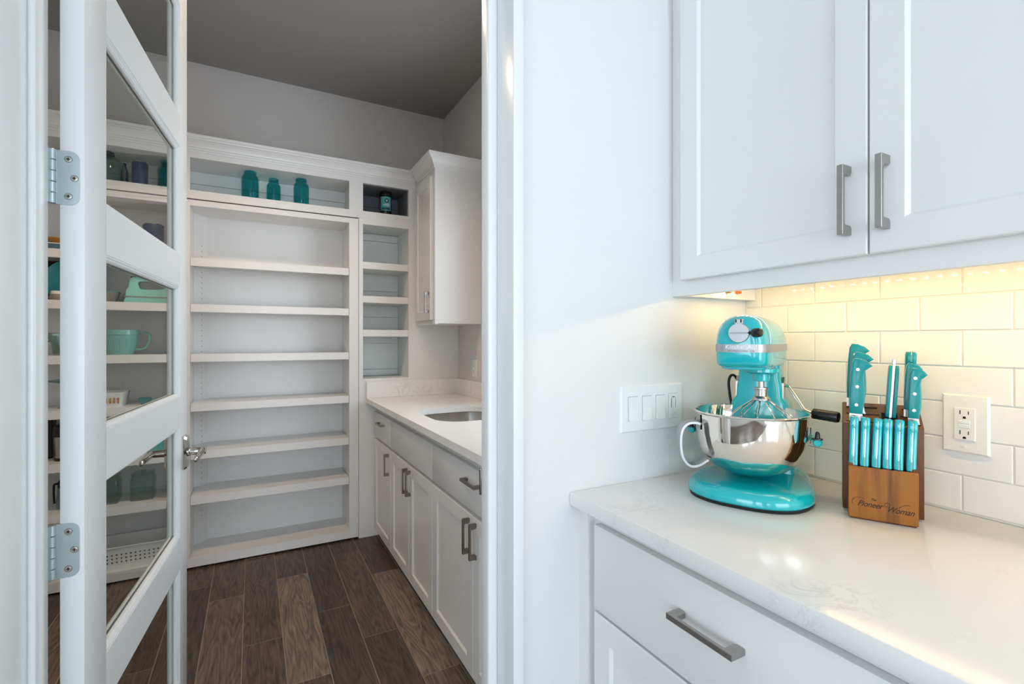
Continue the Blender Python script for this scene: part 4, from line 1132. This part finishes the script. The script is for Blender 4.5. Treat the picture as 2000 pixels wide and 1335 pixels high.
b = MB(); b.loops([[wrap(0.006 + rr_ * math.cos(2 * math.pi * k / 20), 0.108 + rr_ * math.sin(2 * math.pi * k / 20), 0.0392) for k in range(20)] for rr_ in (0.0075, 0.015)], True, False); b.build('ring_print', 'labeld', lb)
wrap_poly(lb, [(0.002, 0.101), (0.010, 0.099), (0.011, 0.108), (0.006, 0.117), (0.002, 0.112)], 'labelw', 0.0392, 'figure_print')
for k, (x0_, x1_, z0_, z1_) in enumerate(((-0.018, -0.008, 0.072, 0.084), (-0.005, 0.003, 0.072, 0.086), (0.006, 0.013, 0.070, 0.088), (0.016, 0.024, 0.070, 0.090))):
    wrap_poly(lb, [(x0_, z0_), (x1_, z0_), (x1_, z1_), (x0_, z1_)], 'labelw', 0.0392, 'letter_print')
b = MB(); b.loops([[wrap(x_ / 1000, z, 0.0391) for x_ in range(-30, 31, 4)] for z in (0.046, 0.060)], False, False); b.build('band_print', 'labeld', lb, smooth=True)

def lathed(name, label, cat, x, y, z, prof, m, grp_=None, seg=28, part=None):
    if part is None:
        b = MB(); b.lathe(prof, 0, 0, seg, cap=False); o = b.build(name, m, None, smooth=True)
        o.location = (x, y, z); return tag(o, label, cat, grp_)
    t = thing(name, label, cat, (x, y, z), 0, grp_)
    b = MB(); b.lathe(prof, 0, 0, seg, cap=False); b.build(part, m, t, smooth=True)
    return t
# top shelf, behind glass
t = lathed('glass_jug', 'round-shouldered clear glass jug with a dark cap on the top shelf', 'jug', -0.700, 3.36, 2.12, [(0.0002, 0.0), (0.078, 0.0), (0.083, 0.006), (0.083, 0.105), (0.076, 0.130), (0.055, 0.150), (0.034, 0.158), (0.034, 0.172), (0.031, 0.172), (0.031, 0.157), (0.053, 0.147), (0.073, 0.128), (0.080, 0.104), (0.080, 0.008), (0.0002, 0.004)], 'ware', part='body')
b = MB(); b.lathe([(0.0365, 0.160), (0.037, 0.180), (0.035, 0.182), (0.0002, 0.182)], 0, 0, 24); b.build('cap', 'black', t, smooth=True)
lathed('blue_bottle', 'narrow dark blue bottle tucked behind the glass jug', 'bottle', -0.640, 3.465, 2.12, [(0.0002, 0), (0.016, 0), (0.018, 0.003), (0.018, 0.115), (0.011, 0.135), (0.008, 0.15), (0.0075, 0.165), (0.0002, 0.165)], 'navy')
t = lathed('blue_canister', 'navy blue canister with a clear knob lid on the top shelf', 'canister', -0.550, 3.345, 2.12, [(0.0002, 0), (0.034, 0), (0.036, 0.003), (0.037, 0.138), (0.035, 0.142), (0.0002, 0.142)], 'navy', part='body')
b = MB(); b.lathe([(0.030, 0.142), (0.030, 0.150), (0.012, 0.152), (0.010, 0.158), (0.0002, 0.160)], 0, 0, 20); b.build('lid', 'steel_r', t, smooth=True)
t = lathed('blue_canister', 'larger navy blue canister on the shelf below the top shelf', 'canister', -0.490, 3.350, shelf_z[0], [(0.0002, 0), (0.046, 0), (0.049, 0.004), (0.049, 0.180), (0.047, 0.185), (0.0002, 0.185)], 'navy', part='body')
b = MB(); b.lathe([(0.040, 0.185), (0.040, 0.190), (0.010, 0.192), (0.009, 0.198), (0.0002, 0.199)], 0, 0, 20); b.build('lid', 'steel_r', t, smooth=True)
# enamel tray and amber bowl in the hinge-side gap
t = thing('enamel_tray', 'slate blue enamel tray with a white rim beside the door hinges', 'tray', (-0.92, 3.36, shelf_z[0]))
b = MB(); b.loops([[(x, y, 0.0) for x, y in rrect(-0.14, 0.14, -0.09, 0.09, 0.03)], [(x, y, 0.03) for x, y in rrect(-0.155, 0.155, -0.105, 0.105, 0.035)], [(x, y, 0.03) for x, y in rrect(-0.150, 0.150, -0.100, 0.100, 0.033)], [(x, y, 0.003) for x, y in rrect(-0.136, 0.136, -0.086, 0.086, 0.028)]]); b.build('pan', 'blueenamel', t, smooth=True)
b = MB(); b.tube([(x, y, 0.0305) for x, y in rrect(-0.154, 0.154, -0.104, 0.104, 0.035)], 0.0025, 8, closed=True); b.build('rim', 'white', t, smooth=True)
lathed('amber_bowl', 'small amber bowl sitting in the enamel tray', 'bowl', -0.900, 3.36, shelf_z[0] + 0.0035, [(0.0002, 0.0), (0.030, 0.0), (0.05, 0.02), (0.062, 0.062), (0.060, 0.066), (0.056, 0.062), (0.046, 0.023), (0.0002, 0.006)], 'amber')
# second shelf
z = shelf_z[1]
t = thing('dinner_plate', 'teal ceramic plate propped upright beside the door hinges', 'plate', (-0.855, 3.415, z))
b = MB(); b.lathe([(0.0002, 0.0), (0.075, 0.0), (0.082, 0.004), (0.108, 0.016), (0.114, 0.020), (0.113, 0.023), (0.082, 0.010), (0.0002, 0.006)], 0, 0, 40, cap=False)
b.xf(Matrix.Translation((0, 0, 0.1130)) @ Matrix.Rotation(R(80), 4, 'X')); b.build('dish', 'tealc', t, smooth=True)
b = MB(); b.tube([(0.114 * math.cos(a), 0.114 * math.sin(a), 0.0215) for a in [2 * math.pi * k / 40 for k in range(40)]], 0.0022, 6, closed=True); b.xf(Matrix.Translation((0, 0, 0.1130)) @ Matrix.Rotation(R(80), 4, 'X')); b.build('rim', 'tealglass', t, smooth=True)
b = MB(); b.box(-0.12, 0.12, 0.066, 0.078, 0.0, 0.205); b.bm.free()
b = MB(); b.box(-1.08, -0.80, 3.478, 3.490, z, z + 0.225); b.bevel(0.003); tag(b.build('baking_sheet', 'black'), 'black baking sheet standing behind the teal plate', 'tray')
t = lathed('spice_jar', 'little squat glass jar with a pale lid in front of the teal plate', 'jar', -0.885, 3.295, z, [(0.0002, 0), (0.024, 0), (0.028, 0.004), (0.030, 0.016), (0.026, 0.030), (0.022, 0.033), (0.0002, 0.033)], 'grey', part='body')
b = MB(); b.lathe([(0.023, 0.032), (0.0235, 0.034), (0.0235, 0.047), (0.022, 0.049), (0.0002, 0.049)], 0, 0, 20); b.build('lid', 'ivory', t, smooth=True)
t = lathed('mixing_bowl', 'grey stoneware bowl with a teal rim beside the hand mixer', 'bowl', -0.715, 3.35, z, [(0.0002, 0), (0.055, 0), (0.062, 0.006), (0.078, 0.055), (0.075, 0.057), (0.058, 0.010), (0.0002, 0.006)], 'grey', part='body')
b = MB(); b.tube([(0.0768 * math.cos(2 * math.pi * k / 32), 0.0768 * math.sin(2 * math.pi * k / 32), 0.0568) for k in range(32)], 0.0028, 6, closed=True); b.build('rim', 'tealc', t, smooth=True)
# retro hand mixer
t = thing('hand_mixer', 'mint green retro electric hand mixer lying on the shelf', 'mixer', (-0.50, 3.335, z))
side = [(-0.098, 0.0), (0.105, 0.0), (0.108, 0.02), (0.108, 0.055), (0.102, 0.10), (0.085, 0.128), (0.05, 0.140), (-0.06, 0.142), (-0.080, 0.138), (-0.090, 0.115), (-0.094, 0.085), (-0.104, 0.07), (-0.106, 0.03)]
bm_ = bmesh.new()
def lp2(pts, y): 
    v = [bm_.verts.new((x, y, zz_)) for x, zz_ in pts]; return [bm_.edges.new((v[i], v[(i + 1) % len(v)])) for i in range(len(v))]
hole = [(p.x, p.y) for p in smooth_path([(-0.048, 0.088, 0), (-0.035, 0.076, 0), (0.03, 0.076, 0), (0.062, 0.082, 0), (0.072, 0.100, 0), (0.055, 0.118, 0), (-0.03, 0.120, 0), (-0.052, 0.112, 0)], 3, True)]
so = [(p.x, p.y) for p in smooth_path([(x, z_, 0) for x, z_ in side], 3, True)]
e_ = lp2(so, -0.032) + lp2(hole, -0.032)
bmesh.ops.triangle_fill(bm_, use_beauty=True, use_dissolve=False, edges=e_)
rs_ = bmesh.ops.extrude_face_region(bm_, geom=list(bm_.faces))
bmesh.ops.translate(bm_, vec=(0, 0.064, 0), verts=[v for v in rs_['geom'] if isinstance(v, bmesh.types.BMVert)])
hm = MB(); hm.bm.free(); hm.bm = bm_; hm.bevel(0.006, 2, 55); hm.build('body', 'mint', t, smooth=True)
b = MB(); b.box(-0.112, 0.110, -0.0335, 0.0335, 0.030, 0.038); b.build('stripe', 'steel_r', t)
b = MB(); b.box(-0.088, -0.062, -0.012, 0.012, 0.138, 0.147); b.bevel(0.002); b.build('switch', 'black', t)
# third shelf
z = shelf_z[2]
t = thing('batter_bowl', 'mint pressed-glass batter bowl with a loop handle', 'bowl', (-0.635, 3.345, z))
b = MB(); b.lathe([(0.0002, 0.0), (0.055, 0.0), (0.060, 0.008), (0.070, 0.04), (0.078, 0.085), (0.080, 0.105), (0.083, 0.107), (0.083, 0.132), (0.080, 0.134), (0.077, 0.130), (0.076, 0.09), (0.066, 0.04), (0.055, 0.012), (0.0002, 0.008)], 0, 0, 36, cap=False); b.build('body', 'mintglass', t, smooth=True)
b = MB(); b.tube(smooth_path([(0.076, -0.005, 0.118), (0.105, -0.008, 0.120), (0.128, -0.010, 0.108), (0.130, -0.010, 0.075), (0.112, -0.008, 0.038), (0.090, -0.006, 0.026), (0.066, -0.004, 0.030)], 5), 0.0065, 10); b.build('handle', 'mintglass', t, smooth=True)
b = MB()
for k in range(18):
    a = 2 * math.pi * k / 18; b.tube([(0.0565 * math.cos(a), 0.0565 * math.sin(a), 0.006), (0.0705 * math.cos(a), 0.0705 * math.sin(a), 0.042), (0.0785 * math.cos(a), 0.0785 * math.sin(a), 0.088)], 0.0022, 5)
b.build('ribs', 'mintglass', t, smooth=True)
t = thing('measuring_cup', 'clear glass measuring cup with a pouring spout beside the door hinges', 'measuring cup', (-0.860, 3.33, z))
b = MB(); b.lathe([(0.0002, 0.0), (0.045, 0.0), (0.050, 0.006), (0.056, 0.06), (0.060, 0.112), (0.0575, 0.112), (0.053, 0.06), (0.047, 0.010), (0.0002, 0.007)], 0, 0, 28, cap=False)
for v in b.bm.verts:
    if v.co.z > 0.085 and v.co.x < -0.045: v.co.x -= (v.co.z - 0.085) * 0.8
b.build('body', 'ware', t, smooth=True)
b = MB(); b.tube([(0.0595 * math.cos(a), 0.0595 * math.sin(a), 0.1125) for a in [2 * math.pi * k / 28 for k in range(28)]], 0.002, 6, closed=True)
for v in b.bm.verts:
    if v.co.x < -0.045: v.co.x -= 0.022
b.build('rim', 'ware', t, smooth=True)
b = MB(); b.box(-0.055, -0.035, -0.054, -0.051, 0.068, 0.074); b.xf(Matrix.Rotation(R(-42), 4, 'Z')); b.build('mark', 'grnrim', t)
b = MB(); b.tube(smooth_path([(0.056, 0, 0.10), (0.085, 0, 0.098), (0.095, 0, 0.075), (0.088, 0, 0.045), (0.052, 0, 0.035)], 4), 0.006, 8); b.build('handle', 'ware', t, smooth=True)
# fourth shelf
z = shelf_z[3]
t = thing('cake_stand', 'clear glass footed dish with a green edge beside the door hinges', 'dish', (-0.845, 3.35, z))
b = MB(); b.lathe([(0.0002, 0.0), (0.05, 0.0), (0.05, 0.004), (0.012, 0.012), (0.010, 0.08), (0.014, 0.105), (0.04, 0.125), (0.0002, 0.128)], 0, 0, 28, cap=False); b.build('foot', 'ware', t, smooth=True)
b = MB(); b.lathe([(0.0002, 0.129), (0.05, 0.130), (0.088, 0.140), (0.093, 0.143), (0.092, 0.146), (0.05, 0.135), (0.0002, 0.134)], 0, 0, 32, cap=False); b.build('dish', 'ware', t, smooth=True)
b = MB(); b.tube([(0.093 * math.cos(2 * math.pi * k / 32), 0.093 * math.sin(2 * math.pi * k / 32), 0.1445) for k in range(32)], 0.0022, 6, closed=True); b.build('rim', 'tealglass', t, smooth=True)
t = thing('storage_basket', 'white plastic basket with tall slots on the middle shelf', 'basket', (-0.672, 3.345, z))
b = MB()
o1 = [rrect(-0.055, 0.055, -0.075, 0.075, 0.012, 3), rrect(-0.065, 0.065, -0.085, 0.085, 0.012, 3)]
b.loops([[(x, y, 0) for x, y in o1[0]], [(x, y, 0.078) for x, y in o1[1]], [(x * .97, y * .97, 0.078) for x, y in o1[1]], [(x * .96, y * .96, 0.003) for x, y in o1[0]]]); b.build('tub', 'white', t, smooth=True)
for k in range(6):
    b = MB(); xx = -0.042 + k * 0.0168; b.prism([(xx - 0.003, 0.020), (xx + 0.003, 0.020), (xx + 0.003, 0.050), (xx - 0.003, 0.050)], 'y', -0.0835, -0.0765); b.xf(Matrix.Translation((0, -0.0005, 0))); b.build('slot', 'amber', t)
lathed('teal_dish', 'small round teal dish on the middle shelf', 'dish', -0.525, 3.335, z, [(0.0002, 0), (0.018, 0), (0.026, 0.012), (0.030, 0.034), (0.028, 0.036), (0.022, 0.012), (0.0002, 0.005)], 'tealc')
# fifth shelf
z = shelf_z[4]
b = MB(); b.box(-0.508, -0.418, 3.30, 3.44, z, z + 0.095); b.bevel(0.003, 2); tag(b.build('gift_box', 'tealbox'), 'turquoise box behind the door lever', 'box')
t = lathed('coffee_grinder', 'black and steel coffee grinder beside the lower hinge', 'grinder', -0.860, 3.34, z, [(0.0002, 0), (0.046, 0), (0.048, 0.004), (0.047, 0.014), (0.0002, 0.016)], 'black', part='base')
b = MB(); b.lathe([(0.044, 0.014), (0.050, 0.125), (0.0002, 0.126)], 0, 0, 28, cap=False); b.build('body', 'steel_r', t, smooth=True)
b = MB(); b.lathe([(0.052, 0.124), (0.054, 0.130), (0.052, 0.178), (0.044, 0.186), (0.0002, 0.187)], 0, 0, 28, cap=False); b.build('lid', 'black', t, smooth=True)
b = MB(); b.box(-0.985, -0.930, 3.40, 3.46, z, z + 0.21); b.bevel(0.004, 2); tag(b.build('coffee_maker', 'black'), 'black upright appliance behind the coffee grinder', 'appliance')
# sixth shelf
z = shelf_z[5]
def canister(label, x):
    t = thing('glass_canister', label, 'canister', (x, 3.345, z), 0, 'square glass canisters')
    b = MB()
    L1 = [(0.0, 0.050, 0.008), (0.012, 0.054, 0.012), (0.110, 0.054, 0.012), (0.128, 0.048, 0.012), (0.134, 0.046, 0.012)]
    ins = [(0.134, 0.042, 0.010), (0.126, 0.044, 0.010), (0.108, 0.050, 0.010), (0.014, 0.050, 0.010), (0.008, 0.046, 0.008)]
    b.loops([[(x_, y_, zz_) for x_, y_ in rrect(-w_, w_, -w_, w_, r__, 4)] for zz_, w_, r__ in L1 + ins]); b.build('body', 'ware', t, smooth=True)
    b = MB(); b.loops([[(x_, y_, zz_) for x_, y_ in rrect(-w_, w_, -w_, w_, 0.010, 4)] for zz_, w_ in ((0.135, 0.049), (0.141, 0.050), (0.146, 0.046), (0.147, 0.012))]); b.build('lid', 'ware', t, smooth=True)
    b = MB(); b.lathe([(0.010, 0.146), (0.012, 0.156), (0.0002, 0.158)], 0, 0, 16); b.build('knob', 'ware', t, smooth=True)
canister('square clear glass canister, the one in full view below the lever', -0.535)
canister('square clear glass canister half hidden by the door stile', -0.690)
t = lathed('glass_carafe', 'clear glass carafe with a black collar beside the lower hinge', 'carafe', -0.850, 3.34, z, [(0.0002, 0), (0.042, 0), (0.047, 0.004), (0.050, 0.04), (0.044, 0.110), (0.040, 0.125), (0.037, 0.125), (0.041, 0.108), (0.047, 0.04), (0.043, 0.007), (0.0002, 0.004)], 'ware', part='body')
b = MB(); b.lathe([(0.041, 0.112), (0.043, 0.114), (0.044, 0.140), (0.036, 0.150), (0.0002, 0.152)], 0, 0, 24, cap=False); b.build('collar', 'black', t, smooth=True)
b = MB(); b.tube(smooth_path([(-0.042, 0, 0.128), (-0.055, -0.005, 0.130), (-0.058, -0.006, 0.105), (-0.057, -0.006, 0.060), (-0.056, -0.005, 0.030)], 4), 0.005, 8); b.build('handle', 'black', t, smooth=True)
# perforated basket on the bottom panel
t = thing('perforated_basket', 'white perforated plastic basket at the bottom of the stocked bookcase', 'basket', (-0.575, 3.36, 0.0605))
b = MB(); b.loops([[(x, y, 0) for x, y in rrect(-0.145, 0.145, -0.095, 0.095, 0.02, 4)], [(x, y, 0.115) for x, y in rrect(-0.158, 0.158, -0.108, 0.108, 0.022, 4)], [(x, y, 0.118) for x, y in rrect(-0.163, 0.163, -0.113, 0.113, 0.024, 4)], [(x, y, 0.122) for x, y in rrect(-0.163, 0.163, -0.113, 0.113, 0.024, 4)], [(x, y, 0.122) for x, y in rrect(-0.152, 0.152, -0.102, 0.102, 0.02, 4)], [(x, y, 0.004) for x, y in rrect(-0.141, 0.141, -0.091, 0.091, 0.018, 4)]])
b.build('tub', 'white', t, smooth=True)
for r__ in range(3):
    for k in range(13):
        zz_ = 0.040 + r__ * 0.020; yy = -0.095 - 0.013 * zz_ / 0.115
        q = MB(); q.lathe([(0.0042, 0.0004), (0.0042, -0.0008), (0.0002, -0.0008)], axis='y', seg=8); q.xf(Matrix.Translation((-0.120 + k * 0.020, yy, zz_))); q.build('hole', 'void', t)
